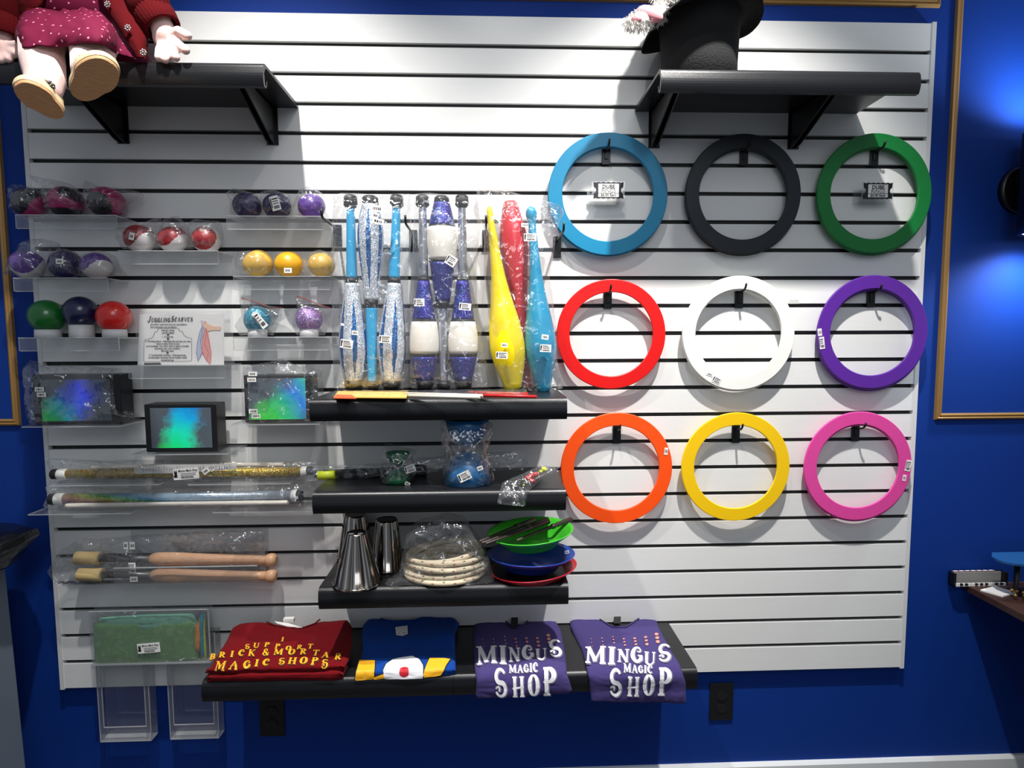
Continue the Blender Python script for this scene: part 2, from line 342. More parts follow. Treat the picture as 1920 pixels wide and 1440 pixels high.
# ================================================================ THE ROOM
FZ = -.42; WY = .022
BLUE = mat('deep_blue_wall_paint', '003184', .7, 0, .25, var=.06, vscale=3, bump=.08, bscale=300)
mb = MB().box((-1.6, WY, FZ), (4.6, WY + .1, 2.75)); struct('wall_back', mb, BLUE)
mb = MB().box((-1.6, -4.2, FZ - .05), (4.6, WY, FZ)); struct('floor', mb, mat('grey_carpet', '4c4a4a', .95, bump=.5, bscale=400, var=.2, vscale=90))
mb = MB()
mb.prism([(WY, FZ), (WY, -.299), (WY - .008, -.299), (WY - .014, -.306), (WY - .014, FZ)], -1.6, 4.6, axis='x')
struct('baseboard_back', mb, mat('white_trim_paint', 'dcdedf', .45))
GOLD = mat('gold_painted_molding', 'a07a44', .42, .35, bump=.1, bscale=90)
def molding(k, px_pts):
    """mitred picture-frame molding; px_pts outer edge line in wall plane"""
    pts = [P(x, y, WY) for x, y in px_pts]; mb = MB()
    for a, b in zip(pts[:-1], pts[1:]):
        if abs(a.x - b.x) > abs(a.z - b.z):
            x0, x1 = sorted((a.x, b.x)); z = (a.z + b.z) / 2
            mb.prism([(WY, z), (WY - .008, z + .002), (WY - .010, z + .006), (WY - .006, z + .010), (WY - .009, z + .014), (WY - .006, z + .019), (WY, z + .019)], x0, x1, axis='x')
        else:
            z0, z1 = sorted((a.z, b.z)); x = (a.x + b.x) / 2; sg = 1 if x > 1.2 else -1
            mb.prism([(x, WY), (x + sg * .002, WY - .008), (x + sg * .006, WY - .010), (x + sg * .010, WY - .006), (x + sg * .014, WY - .009), (x + sg * .019, WY - .006), (x + sg * .019, WY)], z0, z1, axis='z')
    struct('trim_%d' % k, mb, GOLD)
ar = P(1750, 787, WY); al_ = P(41, 798, WY); at_ = P(1400, 9, WY); atr = P(1761, 12, WY)
def mold(k, x0, z0, x1, z1, openx=0):
    mb = MB(); prof = [(0, 0), (.002, .008), (.006, .010), (.010, .006), (.014, .009), (.019, .006), (.019, 0)]
    # closed mitred rectangle, inward profile
    corners = [(x0, z0, 1, 1), (x1, z0, -1, 1), (x1, z1, -1, -1), (x0, z1, 1, -1)]
    vs = []
    for cx, cz, sx, sz in corners:
        for d, h in prof: vs.append((cx + sx * d, WY - h, cz + sz * d))
    n = len(prof); fs = []
    for c in range(4):
        for i in range(n - 1): a = c * n + i; b = ((c + 1) % 4) * n + i; fs.append((a, b, b + 1, a + 1))
    mb.add(vs, fs, None, False); struct('trim_%d' % k, mb, GOLD)
mold(1, ar.x, ar.z, ar.x + 1.5, ar.z + 1.55)
mold(2, al_.x - 1.2, al_.z, al_.x, al_.z + 1.55)
mold(3, .10, at_.z, atr.x, at_.z + .6)
# ---------------------------------------------------------------- slatwall: 24 boards between black grooves
SLAT = mat('white_melamine_slat', 'e4e4e2', .33, 0, .5, var=.025, vscale=6, stretch=(1, 1, 12), bump=.12, bscale=160)
GRV = mat('black_groove_insert', '0a0a0e', .5)
PW = 2.438; PH = 1.829; S_ = PH / 24
wall_p = thing('slatwall_panel', (PW / 2, 0, 0), 'large white slatwall display panel with black grooves on the blue wall', 'display panel')
for k in range(24):
    z1 = PH - k * S_ - (.0055 if k else 0); z0 = PH - (k + 1) * S_ + (.0055 if k < 23 else 0)
    mb = MB().prism([(.019, z0), (.019, z1), (0, z1), (0, z0)], .012, PW - .012, axis='x')
    mb.build('slat', SLAT, wall_p)
mb = MB()
for k in range(1, 24):
    z = PH - k * S_; mb.box((.016, .0095, z - .0056), (PW - .016, .014, z + .0056))
mb.build('groove_insert', GRV, wall_p)
for x in (0, PW - .012):
    mb = MB().box((x, -.001, -.004), (x + .012, .021, PH + .004)); mb.build('edge_trim', mat('white_edge_trim', 'd8d8d8', .4), wall_p)
# ---------------------------------------------------------------- bullnose shelves
def lip_profile(z, yb=-.003, yf=-.25, T=.004, H=.052, hook=.018):
    """outer skin: flat top, rounded nose, inner hook; closed thin-sheet outline in (y, z)"""
    out = [(yb, z)]; r = .014
    for i in range(7): a = math.radians(90 + 80 * i / 6); out.append((yf + r + r * math.cos(a), z - r + r * math.sin(a)))
    for i in range(1, 8): t = i / 7; out.append((yf - .004 * math.sin(PI * t) + .004 * t, z - r - (H - r) * t))
    out.append((yf + .016, z - H)); out.append((yf + .020, z - H + hook))
    inn = [(yf + .024, z - H + hook), (yf + .021, z - H - T * .6), (yf + .0, z - H - T)]
    inn = [(yf + .024, z - H + hook), (yf + .020, z - H + T), (yf + .010, z - H + T), (yf + .006, z - .022), (yf + .016, z - T - .004), (yf + .03, z - T - .003), (yb, z - T - .006)]
    return out + inn
def shelf(x0, x1, z, label, H=.052, brackets=None):
    t = thing('bullnose_shelf', ((x0 + x1) / 2, 0, z - .01), label, 'shelf', None)
    mb = MB().prism(lip_profile(z, H=H), x0, x1, axis='x', smooth=False); o = mb.build('shelf_board', BLACKP, t)
    BH = .105 if brackets else .052
    for bx in (brackets or (x0 + .09, x1 - .09)):
        mb = MB().box((bx - .0015 - .009, -.004, z - BH), (bx + .0105 + .009, -.0005, z - .01))
        mb.prism([(-.001, z - BH), (-.001, z - .012), (-.225, z - .012), (-.225, z - .022), (-.03, z - BH + .005)], bx - .006, bx - .003, axis='x')
        mb.prism([(-.001, z - BH), (-.001, z - .012), (-.225, z - .012), (-.225, z - .022), (-.03, z - BH + .005)], bx + .009, bx + .012, axis='x')
        mb.box((bx - .006, -.225, z - .015), (bx + .012, -.02, z - .012)); mb.build('bracket', BLACKM, t)
    return t
Z_TOP = 1.597; Z1 = .838; Z2 = .616; Z3 = .381; ZT = .155
shelf(.104, .713, Z_TOP, 'black bullnose shelf high on the left, with the doll sitting on it', brackets=(.252, .639))
shelf(1.611, 2.222, Z_TOP, 'black bullnose shelf high on the right, carrying the upturned top hat', brackets=(1.66, 2.045))
shelf(.792, 1.398, Z1, 'black bullnose shelf right under the hanging juggling clubs')
shelf(.792, 1.396, Z2, 'black bullnose shelf carrying the green and blue diabolos')
shelf(.799, 1.403, Z3, 'black bullnose shelf carrying metal cups, rope and spinning plates')
shelf(.514, 1.1195, ZT, 'black bullnose shelf carrying the maroon and royal blue T-shirts')
shelf(1.1205, 1.727, ZT, 'black bullnose shelf with two purple T-shirts draped over its edge')
# ---------------------------------------------------------------- stickers
def stick(parent, px, py, y, w, h, ang=0, kind='price', name='price_sticker', tilt=0):
    """little paper label w x h photo pixels, facing the room; dark print on it"""
    c = P(px, py, y); s = 1 / pxm(y); w *= s; h *= s; ca, sa = math.cos(math.radians(ang)), math.sin(math.radians(ang))
    def f(u, v, d=0): return c + Vector((u * ca - v * sa, -d + tilt * (u * ca - v * sa), u * sa + v * ca))
    mb = MB(); q = [(-w / 2, -h / 2), (w / 2, -h / 2), (w / 2, h / 2), (-w / 2, h / 2)]
    mb.add([f(u, v, 0) for u, v in q] + [f(u, v, .0006) for u, v in q], [(4, 5, 6, 7), (3, 2, 1, 0), (0, 1, 5, 4), (1, 2, 6, 5), (2, 3, 7, 6), (3, 0, 4, 7)], WHITE, False)
    rnd = random.Random(int(px * 7 + py))
    def bar_(u0, v0, u1, v1, m=INK): mb.add([f(u0, v0, .0009), f(u1, v0, .0009), f(u1, v1, .0009), f(u0, v1, .0009)], [(0, 1, 2, 3)], m, False)
    if kind == 'price':
        u = -w * .32
        while u < w * .3: d = w * rnd.uniform(.07, .14); bar_(u, -h * .22, u + d, h * .2, INK if rnd.random() < .7 else GREY); u += d + w * .06
    elif kind == 'shop':
        bar_(-w * .46, -h * .3, -w * .36, h * .3); bar_(-w * .43, h * .1, -w * .34, h * .4)
        for k in range(3): bar_(-w * .28, h * (.34 - .16 * k), w * rnd.uniform(.2, .42), h * (.26 - .16 * k), GREY if k else INK)
        u = -w * .25
        while u < w * .35: d = w * rnd.uniform(.01, .04); bar_(u, -h * .38, u + d, -h * .16); u += d + w * .015
    elif kind == 'named':
        fn = lambda a, b: f(a * w * .098 + w * .07, b * h * .30 + h * .17, .0009)
        put_text(mb, 'Mingus Magic Shop', fn, INK, 1.0, shear=.35, bold=.02)
        mb.add([f(-w * .44, -h * .1, .0009), f(-w * .36, -h * .1, .0009), f(-w * .34, h * .12, .0009), f(-w * .37, h * .42, .0009), f(-w * .40, h * .2, .0009), f(-w * .45, h * .4, .0009), f(-w * .46, h * .1, .0009)], [tuple(range(7))], INK, False)
        bar_(-w * .47, -h * .3, -w * .35, -h * .1); bar_(-w * .49, -h * .14, -w * .33, -h * .08)
        for k in range(2): bar_(-w * .22, h * (.04 - .14 * k), w * .38, h * (-.02 - .14 * k), GREY)
        u = -w * .2
        while u < w * .25: d = w * rnd.uniform(.01, .03); bar_(u, -h * .42, u + d, -h * .22); u += d + w * .012
    return mb.build(name, WHITE, parent)
# ---------------------------------------------------------------- ring hooks and rings
def hook(px, py0, py1, label, group, length=.05, rise=.02):
    """plate from pixel rows py0 (top) to py1 (bottom, in its groove) with an upturned peg"""
    a = P(px, py0, 0); b = P(px, py1, 0); x = a.x
    t = thing('display_hook', (x, 0, b.z), label, 'hook', group)
    mb = MB().box((x - .0115, -.006, b.z - .004), (x + .0115, -.0008, a.z)); mb.box((x - .0115, -.001, b.z + .002), (x + .0115, .008, b.z + .005))
    mb.box((x - .0045, -.009, b.z + .010), (x + .0045, -.006, a.z - .004)); o = mb.build('back_plate', BLACKM, t); bevel(o, .001)
    z = a.z - .012
    pts = [(x, -.004, z), (x, -.012, z), (x, -.02, z + .001), (x, -length * .75, z + .004), (x, -length * .9, z + rise * .5), (x, -length, z + rise)]
    MB().tube(pts, .0029, seg=10).build('peg', BLACKM, t)
    return Vector((x, -.03, z)), t
RC = {}
def ring(cx, cy, y, Rpx, colname, hexc, label, group=None, tilt=0, rough=.38):
    c = P(cx, cy, y); R = Rpx / pxm(y); r = R * .765; T = .0032
    prof = [(R, -T * .3), (R - .0012, -T), (r + .0012, -T), (r, -T * .3), (r, T * .3), (r + .0012, T), (R - .0012, T), (R, T * .3)]
    mb = MB(); n = 96; vs = []; fs = []
    for i in range(n):
        a = 2 * PI * i / n
        for rad, dy in prof:
            z = rad * math.sin(a); vs.append(c + Vector((rad * math.cos(a), dy + tilt * (R - z), z)))
    m_ = len(prof)
    for i in range(n):
        for k in range(m_): fs.append((i * m_ + k, i * m_ + (k + 1) % m_, ((i + 1) % n) * m_ + (k + 1) % m_, ((i + 1) % n) * m_ + k))
    mb.add(vs, fs, None, False)
    o = mb.build('juggling_ring', mat(colname + '_ring_plastic', hexc, rough, 0, .45)); tag(o, label, 'juggling ring', group)
    m = o.modifiers.new('edge', 'BEVEL'); m.width = .0006; m.segments = 1
    for p in o.data.polygons: p.use_smooth = False
    return o
rows = [  # colour, hex, cx, cy, R, n extra behind, hook px, hook rows, place words
 ('blue', '0a7ba4', 1140, 364.5, 111, 1, 1136, 277, 307, 'top row left'),
 ('black', '1c2228', 1393.5, 364, 109, 2, 1394, 278, 308, 'top row middle'),
 ('green', '0c7a35', 1639, 363, 110, 2, 1638, 280, 309, 'top row right'),
 ('red', 'd91210', 1146, 627, 103, 0, 1139, 542, 576, 'middle row left'),
 ('white', 'efefe9', 1384.5, 625, 108, 1, 1385, 540, 575, 'middle row centre'),
 ('purple', '5a2596', 1635.5, 623, 108, 2, 1632, 541, 573, 'middle row right'),
 ('orange', 'ff5210', 1156, 878, 107.5, 0, 1156, 797, 828, 'bottom row left'),
 ('yellow', 'f6c70d', 1379, 875.5, 106, 0, 1379, 796, 827, 'bottom row centre'),
 ('pink', 'e0489c', 1608, 874, 107, 1, 1603, 794, 824, 'bottom row right'),
]
for (cn, hx, cx, cy, R, ex, hpx, h0, h1, pl) in rows:
    hook(hpx, h0, h1, 'black slatwall hook holding the %s juggling ring' % (cn if not ex else cn + ' stack of rings'), 'hooks for the juggling rings')
    R = R
    o = ring(cx, cy, -.030, R, cn, hx, ('%s juggling ring, front one hanging on its hook, %s' % (cn, pl)) if ex else '%s juggling ring hanging alone on its hook, %s' % (cn, pl), 'juggling rings')
    for k in range(ex):
        ring(cx - 1.2 * (k + 1) + .5, cy + 2.6 * (k + 1), -.030 + .0078 * (k + 1), R, cn, hx,
             '%s juggling ring %s the front ring, %s' % (cn, 'directly behind' if k == 0 else 'last in the stack behind', pl), 'juggling rings')
    if cn == 'purple':
        stick(o, 1537, 623, -.0336, 8, 14, 8, name='price_sticker'); stick(o, 1541, 643, -.0336, 10, 23, 8, 'shop', 'shop_sticker')
    if cn == 'white':
        stick(o, 1331, 702, -.0336, 13, 6, -20); stick(o, 1344, 713, -.0336, 17, 12, -25, 'shop', 'shop_sticker')
    if cn == 'orange': stick(o, 1249, 846, -.0336, 7, 14, -5)
    if cn == 'pink': stick(o, 1703, 873, -.0336, 11, 22, -10, 'shop', 'shop_sticker'); stick(o, 1695.5, 896, -.0336, 7, 12, -8)
mb_ = MB(); a = P(1490, 565, 0); mb_.box((a.x - .016, -.0015, a.z - .007), (a.x + .011, -.0002, a.z + .005))
tag(mb_.build('paper_scrap', mat('torn_tape', 'c9c9c6', .5, var=.2, vscale=300)), 'small torn strip of clear tape stuck on slat beside the white ring', 'tape')
# ---------------------------------------------------------------- ticket price signs
def ticket(cx, cy, dx, label):
    y = -.035; c = P(cx, cy, y); s = 1 / pxm(y); W, H = 56 * s, 33 * s
    t = thing('price_sign', (c.x, 0, c.z - H / 2), label, 'price sign', 'ticket price signs inside the rings')
    mb = MB().box((c.x - W * .55, y + .001, c.z - H * .58), (c.x + W * .55, y + .003, c.z + H * .5)); mb.box((c.x - W * .5 + dx, y + .003, c.z - H * .62), (c.x + W * .45 + dx, -.001, c.z - H * .56))
    mb.box((c.x - W * .5 + dx, -.003, c.z - H * .6), (c.x + W * .45 + dx, -.001, c.z + H * .2)); mb.build('acrylic_holder', ACR, t)
    k = lambda u, v, d=0: Vector((c.x + u * W, y - d, c.z + v * H))
    o = []
    for i in range(9): a = -70 + 140 * i / 8; o.append((-.5 + .09 * math.cos(math.radians(a)), .16 * math.sin(math.radians(a))))
    pts = [(-.5, -.46)]
    for i in range(1, 12): pts.append((-.5 + i / 12, -.46 + (.04 if i % 2 else 0)))
    pts += [(.5, -.46)] + [(.5 - .09 * math.cos(math.radians(a)), .17 * math.sin(math.radians(a))) for a in range(-80, 81, 20)] + [(.5, .46)]
    for i in range(1, 12): pts.append((.5 - i / 12, .46 - (.04 if i % 2 else 0)))
    pts += [(-.5, .46)] + [(-.5 + .09 * math.cos(math.radians(a)), .17 * math.sin(math.radians(a))) for a in range(80, -81, -20)]
    m = MB(); n = len(pts); m.add([k(u, v) for u, v in pts] + [k(u, v, .0006) for u, v in pts], [tuple(range(n, 2 * n)), tuple(range(n))[::-1]] + [(i, (i + 1) % n, (i + 1) % n + n, i + n) for i in range(n)], INK, False)
    m.add([k(-.34, -.36, .0009), k(.34, -.36, .0009), k(.34, .36, .0009), k(-.34, .36, .0009)], [(0, 1, 2, 3)], WHITE, False)
    m.add([k(-.36, -.17, .0011), k(.36, -.17, .0011), k(.36, -.14, .0011), k(-.36, -.14, .0011)], [(0, 1, 2, 3)], INK, False)
    put_text(m, 'DUBE', lambda a, b: k(a * .17, b * .30 + .1, .0012), INK, 1.0, bold=.03)
    put_text(m, 'RINGS', lambda a, b: k(a * .17, b * .30 - .12, .0012), INK, 1.0)
    put_text(m, '$6.00 Each', lambda a, b: k(a * .118, b * .20 - .32, .0012), INK, 1.0, bold=.03)
    m.build('ticket_card', INK, t)
ticket(1141, 357, -.012, 'black and white ticket price sign hanging inside the blue ring')
ticket(1646, 358, -.008, 'black and white ticket price sign hanging inside the green ring')
# ---------------------------------------------------------------- wall outlets
def outlet(px, py, label):
    c = P(px, py, WY); t = thing('wall_outlet', (c.x, WY, c.z - .057), label, 'outlet', 'black outlets on the blue wall')
    o = MB().box((c.x - .0355, WY - .006, c.z - .058), (c.x + .0355, WY - .0002, c.z + .058)).build('cover_plate', mat('black_outlet_plastic', '0d0e12', .45), t); bevel(o, .0025, 3)
    for s in (-1, 1):
        z = c.z + s * .0195; m = MB(); pr = [(c.x + .017 * math.cos(a), z + .0145 * max(-.85, min(.85, math.sin(a)))) for a in [2 * PI * i / 28 for i in range(28)]]
        m.prism(pr, WY - .0085, WY - .005); o = m.build('socket', mat('black_socket', '16171b', .35), t)
        m = MB(); m.box((c.x - .0075, WY - .0089, z - .001), (c.x - .0055, WY - .008, z + .008)); m.box((c.x + .0055, WY - .0089, z), (c.x + .0075, WY - .008, z + .0075)); m.lathe((c.x, WY - .0089, z - .008), (c.x, WY - .008, z - .008), [(0, .0024), (1, .0024)], seg=12)
        m.build('socket_slots', mat('slot_black', '020203', .9), o)
    MB().lathe((c.x, WY - .0075, c.z), (c.x, WY - .005, c.z), [(0, .003), (1, .003)], seg=14).build('screw', mat('dark_screw', '2b2c30', .3, .8), t)
outlet(511, 1343, 'black duplex wall outlet under the shelf with maroon T-shirts')
outlet(1351.5, 1314, 'black duplex wall outlet right of the purple T-shirts')
# ---------------------------------------------------------------- sconce
xs = P(1912, 358, WY).x; t = thing('wall_sconce', (xs, WY, 1.21), 'black up-and-down cylinder wall light at the right edge, glowing on blue wall', 'wall light')
zc = P(1915, 358, WY).z
MB().lathe((xs, WY - .0005, zc), (xs, WY - .018, zc), [(0, .066), (.8, .066), (1, .06)], seg=40).build('back_plate', BLACKM, t)
MB().lathe((xs, WY - .015, zc), (xs, -.03, zc), [(0, .016), (1, .016)], seg=20).build('arm', BLACKM, t)
MB().lathe((xs, -.085, zc - .135), (xs, -.085, zc + .135), [(.02, .062), (0, .066), (0, .074), (1, .074), (1, .066), (.98, .062)], seg=40).build('cylinder_shade', BLACKM, t)
for s in (-1, 1): MB().lathe((xs, -.085, zc + s * .128), (xs, -.085, zc + s * .131), [(0, .062), (1, .062)], seg=32).build('lens', mat('lit_lens', 'f4f8ff', .4, emit=3), t)
bpy.data.objects['sconce_lamp_up'].location = (xs, -.085, zc + .14); bpy.data.objects['sconce_lamp_down'].location = (xs, -.085, zc - .14)
# ================================================================ LEFT SIDE: ACRYLIC SHELVES AND THEIR GOODS
def acrylic_ledge(x0, x1, ypx, label, depth=.095, lip=24):
    """clear shelf: plate out of a groove with a turned-down front lip. x0,x1 px of lip, ypx its top edge"""
    a = P(x0, ypx, -depth); b = P(x1, ypx, -depth); z = (a.z + b.z) / 2; h = lip / pxm(-depth); T = .0025
    t = thing('acrylic_shelf', ((a.x + b.x) / 2, 0, z), label, 'acrylic shelf')
    mb = MB(); prof = [(.008, z), (-depth, z), (-depth, z - h), (-depth + T, z - h), (-depth + T, z - T), (.008, z - T)]
    n = 6; X0, X1 = a.x, b.x
    V = [(X0, p[0], p[1]) for p in prof] + [(X1, p[0], p[1]) for p in prof]
    mb.add(V, [(i, i + n, (i + 1) % n + n, (i + 1) % n) for i in (0, 1, 3, 4)], ACR, False)
    mb.add(V, [(2, 2 + n, 3 + n, 3), (5, 5 + n, n, 0), (0, 1, 4, 5), (1, 2, 3, 4), (n + 1, n, n + 5, n + 4), (n + 2, n + 1, n + 4, n + 3)], ACRE, False)
    mb.box((X0 + .006, -.0006, z - .0185), (X1 - .006, .0015, z - T), ACR)
    mb.build('shelf_plate', ACR, t)
    m = MB()                        # bright folded corner of the lip
    m.box((X0, -depth - .0006, z - .0012), (X1, -depth + .001, z + .0006), ACRE); m.box((X0 + .004, -depth - .001, z - h - .0008), (X1 - .003, -depth + .0035, z - h + .0008), ACRE)
    m.build('folded_edge', ACRE, t)
    return t, z
def footed(px, py, z): return Q(px, py, z)
def panel_ball(col_a, col_b, nrm, th=0.15, band=False):
    A = col_a; B = col_b; nv = Vector(nrm).normalized(); e = Vector((0, 0, 1)).cross(nv); e = e.normalized() if e.length > .1 else Vector((1, 0, 0)); g = nv.cross(e)
    def f(d):
        a = d.dot(nv); bb = d.dot(e); c = d.dot(g)
        return A if a > th + .35 * (bb * bb - c * c) * (0 if band else 1) else B
    return f
def juggling_ball(cx, cy, Rpx, z, y, label, mf=None, m=None, bag=None, sticker=None, group=None, seed=0, cat='juggling ball', squash=.94, ringm=None, tape=None, lift=0.0):
    R = Rpx / pxm(y); c = P(cx, cy, y); c.z = z + R * squash + (0.012 + lift if ringm else 0) + .001
    t = thing('juggling_ball', (c.x, y, z), label, cat, group)
    mb = MB().ball(c, (R, R, R * squash), m, 72, 48, mf=mf)
    for v in mb.v: v += (v - c).normalized() * noise.noise(v * 25 + Vector((seed, 0, 0))) * (.0022 if m is None or bag else 0)
    mb.build('ball', m, t)
    if ringm: MB().lathe((c.x, y, z + .0005), (c.x, y, z + .021 + lift), [(0, R * .66), (.02, R * .7), (1, R * .68), (1, R * .62), (.0, R * .6)], seg=40, caps=False).build('base_ring', ringm, t)
    if bag:
        b = pillow(MB(), bag, y, R * 1.12, None, 80, 12, amp=.0035, fr=26, seed=seed, power=.42, zmin=z + .0005).build('plastic_bag', FILM, t)
        if tape: MB().tube([P(x, yy, y - .004) for x, yy in tape], .0012, seg=6).build('zip_seal', mat('red_zip_line', 'a0453f', .5), t)
    if sticker:
        for s_ in (sticker if isinstance(sticker, list) else [sticker]):
            px, py, w_, h_, an, kd = s_; stick(t, px, py, y - R * 1.13, w_, h_, an, kd, 'price_sticker' if kd == 'price' else 'shop_sticker')
    return t
VB = dict(rough=.42, spec=.5, coat=.25, bump=.15, bscale=120)
def vin(n, h, **k): return mat(n, h, **dict(VB, **k))
mag = vin('magenta_vinyl', 'a81560'); blk = vin('black_vinyl', '16151a'); prp = vin('purple_vinyl', '5c3490'); nav = vin('dark_violet_vinyl', '251a52')
whv = vin('white_vinyl', 'd8d4d2'); redv = vin('red_vinyl', '9c1017'); yel = vin('yellow_vinyl', 'e0a414'); yelp = vin('pale_yellow_vinyl', 'd9b04a'); pur2 = vin('deep_purple_vinyl', '2d2052')
# shelf positions: lip x0, x1, top row
acr = [('A', 28, 218, 403), ('B', 221, 409, 470), ('C', 424, 607, 405), ('D', 24, 201, 521), ('E', 437, 620, 518), ('F', 34, 222, 633), ('G', 437, 618, 632), ('H', 240, 422, 685)]
lab = {'A': 'clear acrylic shelf of the magenta and black balls, top left', 'B': 'clear acrylic shelf of the red and white balls', 'C': 'clear acrylic shelf of the dark purple balls beside the clubs',
 'D': 'clear acrylic shelf of purple and white balls at far left', 'E': 'clear acrylic shelf of the yellow balls', 'F': 'clear acrylic shelf of the green, navy and red stage balls',
 'G': 'clear acrylic shelf of the teal and lilac glitter balls', 'H': 'clear acrylic shelf under the juggling scarves instruction sheet'}
ZS = {}
for k, x0, x1, yp in acr: ZS[k] = acrylic_ledge(x0, x1, yp, lab[k])[1]
YB = -.050
juggling_ball(56, 380, 28, ZS['A'], YB, 'black and magenta beanbag ball in clear bag, leftmost on top left shelf', mf=panel_ball(blk, mag, (-.25, -.5, .8), -.1), bag=[(24, 352), (40, 345), (60, 350), (85, 358), (92, 380), (90, 402), (28, 401), (25, 375)], seed=1, group='magenta and black balls')
juggling_ball(124, 380, 29, ZS['A'], YB, 'magenta beanbag ball with small black panel, middle of top left shelf', mf=lambda d: blk if d.z < -.5 or (d.x > .05 and d.z > .45 - d.x * .5 and d.y < .3) else mag, bag=[(62, 330), (100, 336), (130, 345), (152, 362), (158, 385), (152, 401), (96, 401), (90, 375), (98, 350)], seed=2, group='magenta and black balls')
juggling_ball(200, 380, 29, ZS['A'], YB, 'black fronted magenta beanbag ball in clear bag, right on top left shelf', mf=lambda d: blk if d.dot(Vector((-.12, -.93, -.35))) > .62 or d.z < -.8 else mag, bag=[(168, 342), (180, 350), (230, 355), (266, 362), (262, 370), (232, 378), (230, 401), (168, 401), (160, 375)], seed=3, group='magenta and black balls')
juggling_ball(262, 449, 26, ZS['B'], YB, 'red and white ball with price sticker in clear bag, left of its shelf', mf=panel_ball(redv, whv, (-.2, -.35, .9), .1), bag=[(222, 432), (240, 428), (268, 425), (285, 418), (302, 407), (300, 430), (312, 455), (300, 468), (232, 467), (220, 450)], seed=4, sticker=(247, 443, 9, 13, -15, 'price'), group='red and white balls')
juggling_ball(324, 447, 25, ZS['B'], YB, 'red and white ball in crumpled bag, middle of its shelf', mf=panel_ball(redv, whv, (-.1, -.3, .9), .05), bag=[(300, 440), (312, 412), (335, 405), (348, 420), (366, 452), (362, 468), (304, 467), (298, 452)], seed=5, group='red and white balls')
juggling_ball(387, 446, 25, ZS['B'], YB, 'red ball with white sides in clear bag, right of its shelf', mf=panel_ball(redv, whv, (0, -1, .1), .45, True), bag=[(356, 420), (372, 412), (410, 415), (416, 440), (408, 468), (368, 467), (360, 450)], seed=6, group='red and white balls')
juggling_ball(464, 384, 25, ZS['C'], YB, 'dark purple juggling ball in clear bag, left on shelf beside clubs', m=pur2, bag=[(426, 362), (442, 354), (462, 358), (484, 366), (492, 385), (488, 404), (436, 404), (434, 380)], seed=7, group='dark purple balls')
juggling_ball(519, 384, 25, ZS['C'], YB, 'dark violet ball under white shop sticker, middle on shelf beside clubs', m=nav, bag=[(492, 362), (520, 358), (542, 364), (548, 385), (544, 404), (494, 404), (488, 382)], seed=8, sticker=(516, 381, 16, 26, 15, 'shop'), group='dark purple balls')
juggling_ball(584, 383, 24, ZS['C'], YB, 'lighter purple ball in shiny clear bag, right on shelf beside clubs', mf=panel_ball(prp, whv, (.1, -.6, .7), -.45), bag=[(556, 372), (562, 356), (580, 350), (604, 362), (612, 385), (604, 404), (566, 404), (552, 392)], seed=9, group='dark purple balls')
juggling_ball(52, 498, 27, ZS['D'], YB, 'purple and white ball under a tall bag, leftmost on lower left shelf', mf=panel_ball(prp, whv, (.1, -.35, .8), .05), bag=[(16, 516), (24, 485), (42, 472), (52, 450), (80, 447), (108, 452), (104, 470), (92, 490), (94, 518), (40, 519)], seed=10, group='purple and white balls')
juggling_ball(123, 496, 27, ZS['D'], YB, 'dark violet ball with price sticker between two purple and white balls', m=nav, bag=[(96, 500), (102, 478), (120, 465), (142, 472), (152, 490), (150, 518), (100, 518)], seed=11, sticker=(112, 490, 13, 9, 0, 'price'), group='purple and white balls')
juggling_ball(181, 499, 25, ZS['D'], YB, 'white ball with purple top in clear bag, right of lower left shelf', mf=panel_ball(prp, whv, (-.1, -.15, .95), .1), bag=[(150, 495), (164, 478), (186, 468), (212, 478), (218, 500), (234, 516), (206, 519), (152, 519)], seed=12, group='purple and white balls')
juggling_ball(484, 498, 26, ZS['E'], YB, 'pale yellow ball in heavily crumpled bag, left of yellow shelf', m=yelp, bag=[(444, 486), (450, 472), (480, 470), (502, 478), (516, 500), (510, 516), (458, 517), (446, 504)], seed=13, group='yellow balls')
juggling_ball(542, 499, 25, ZS['E'], YB, 'bright yellow unwrapped ball with price sticker, middle of yellow shelf', m=yel, sticker=(540, 507, 14, 9, 0, 'price'), seed=14, group='yellow balls')
juggling_ball(603, 497, 24, ZS['E'], YB, 'golden yellow ball in clear bag, right of the yellow shelf beside the clubs', m=yelp, bag=[(562, 508), (568, 492), (580, 474), (600, 468), (622, 476), (632, 495), (622, 516), (570, 516)], seed=15, group='yellow balls')
WR = mat('white_plastic_ring', 'dcdcdc', .4)
gl = dict(rough=.3, spec=.6, coat=.5)
juggling_ball(89, 605, 29.5, ZS['F'], YB, 'smooth green stage ball on a white ring', m=mat('green_stage_ball', '12702a', **gl), ringm=WR, squash=1, group='stage balls on white rings')
juggling_ball(152, 599, 28.5, ZS['F'], YB + .006, 'smooth navy stage ball raised on a tall white ring', lift=.012, m=mat('navy_stage_ball', '131a48', **gl), ringm=WR, squash=1, group='stage balls on white rings')
juggling_ball(214, 603, 28.5, ZS['F'], YB, 'smooth red stage ball on a white ring', m=mat('red_stage_ball', 'e0221a', **gl), ringm=WR, squash=1, group='stage balls on white rings')
teal = glitter('teal_glitter', '1583a8', ['1583a8', '3fb6d0', '0d6c90', '8fe0ea'], 900, .3, .7, .3); lil = glitter('lilac_glitter', '8a62a8', ['8a62a8', 'b48ad0', '6c4488', 'e0c8f0'], 900, .3, .7, .3)
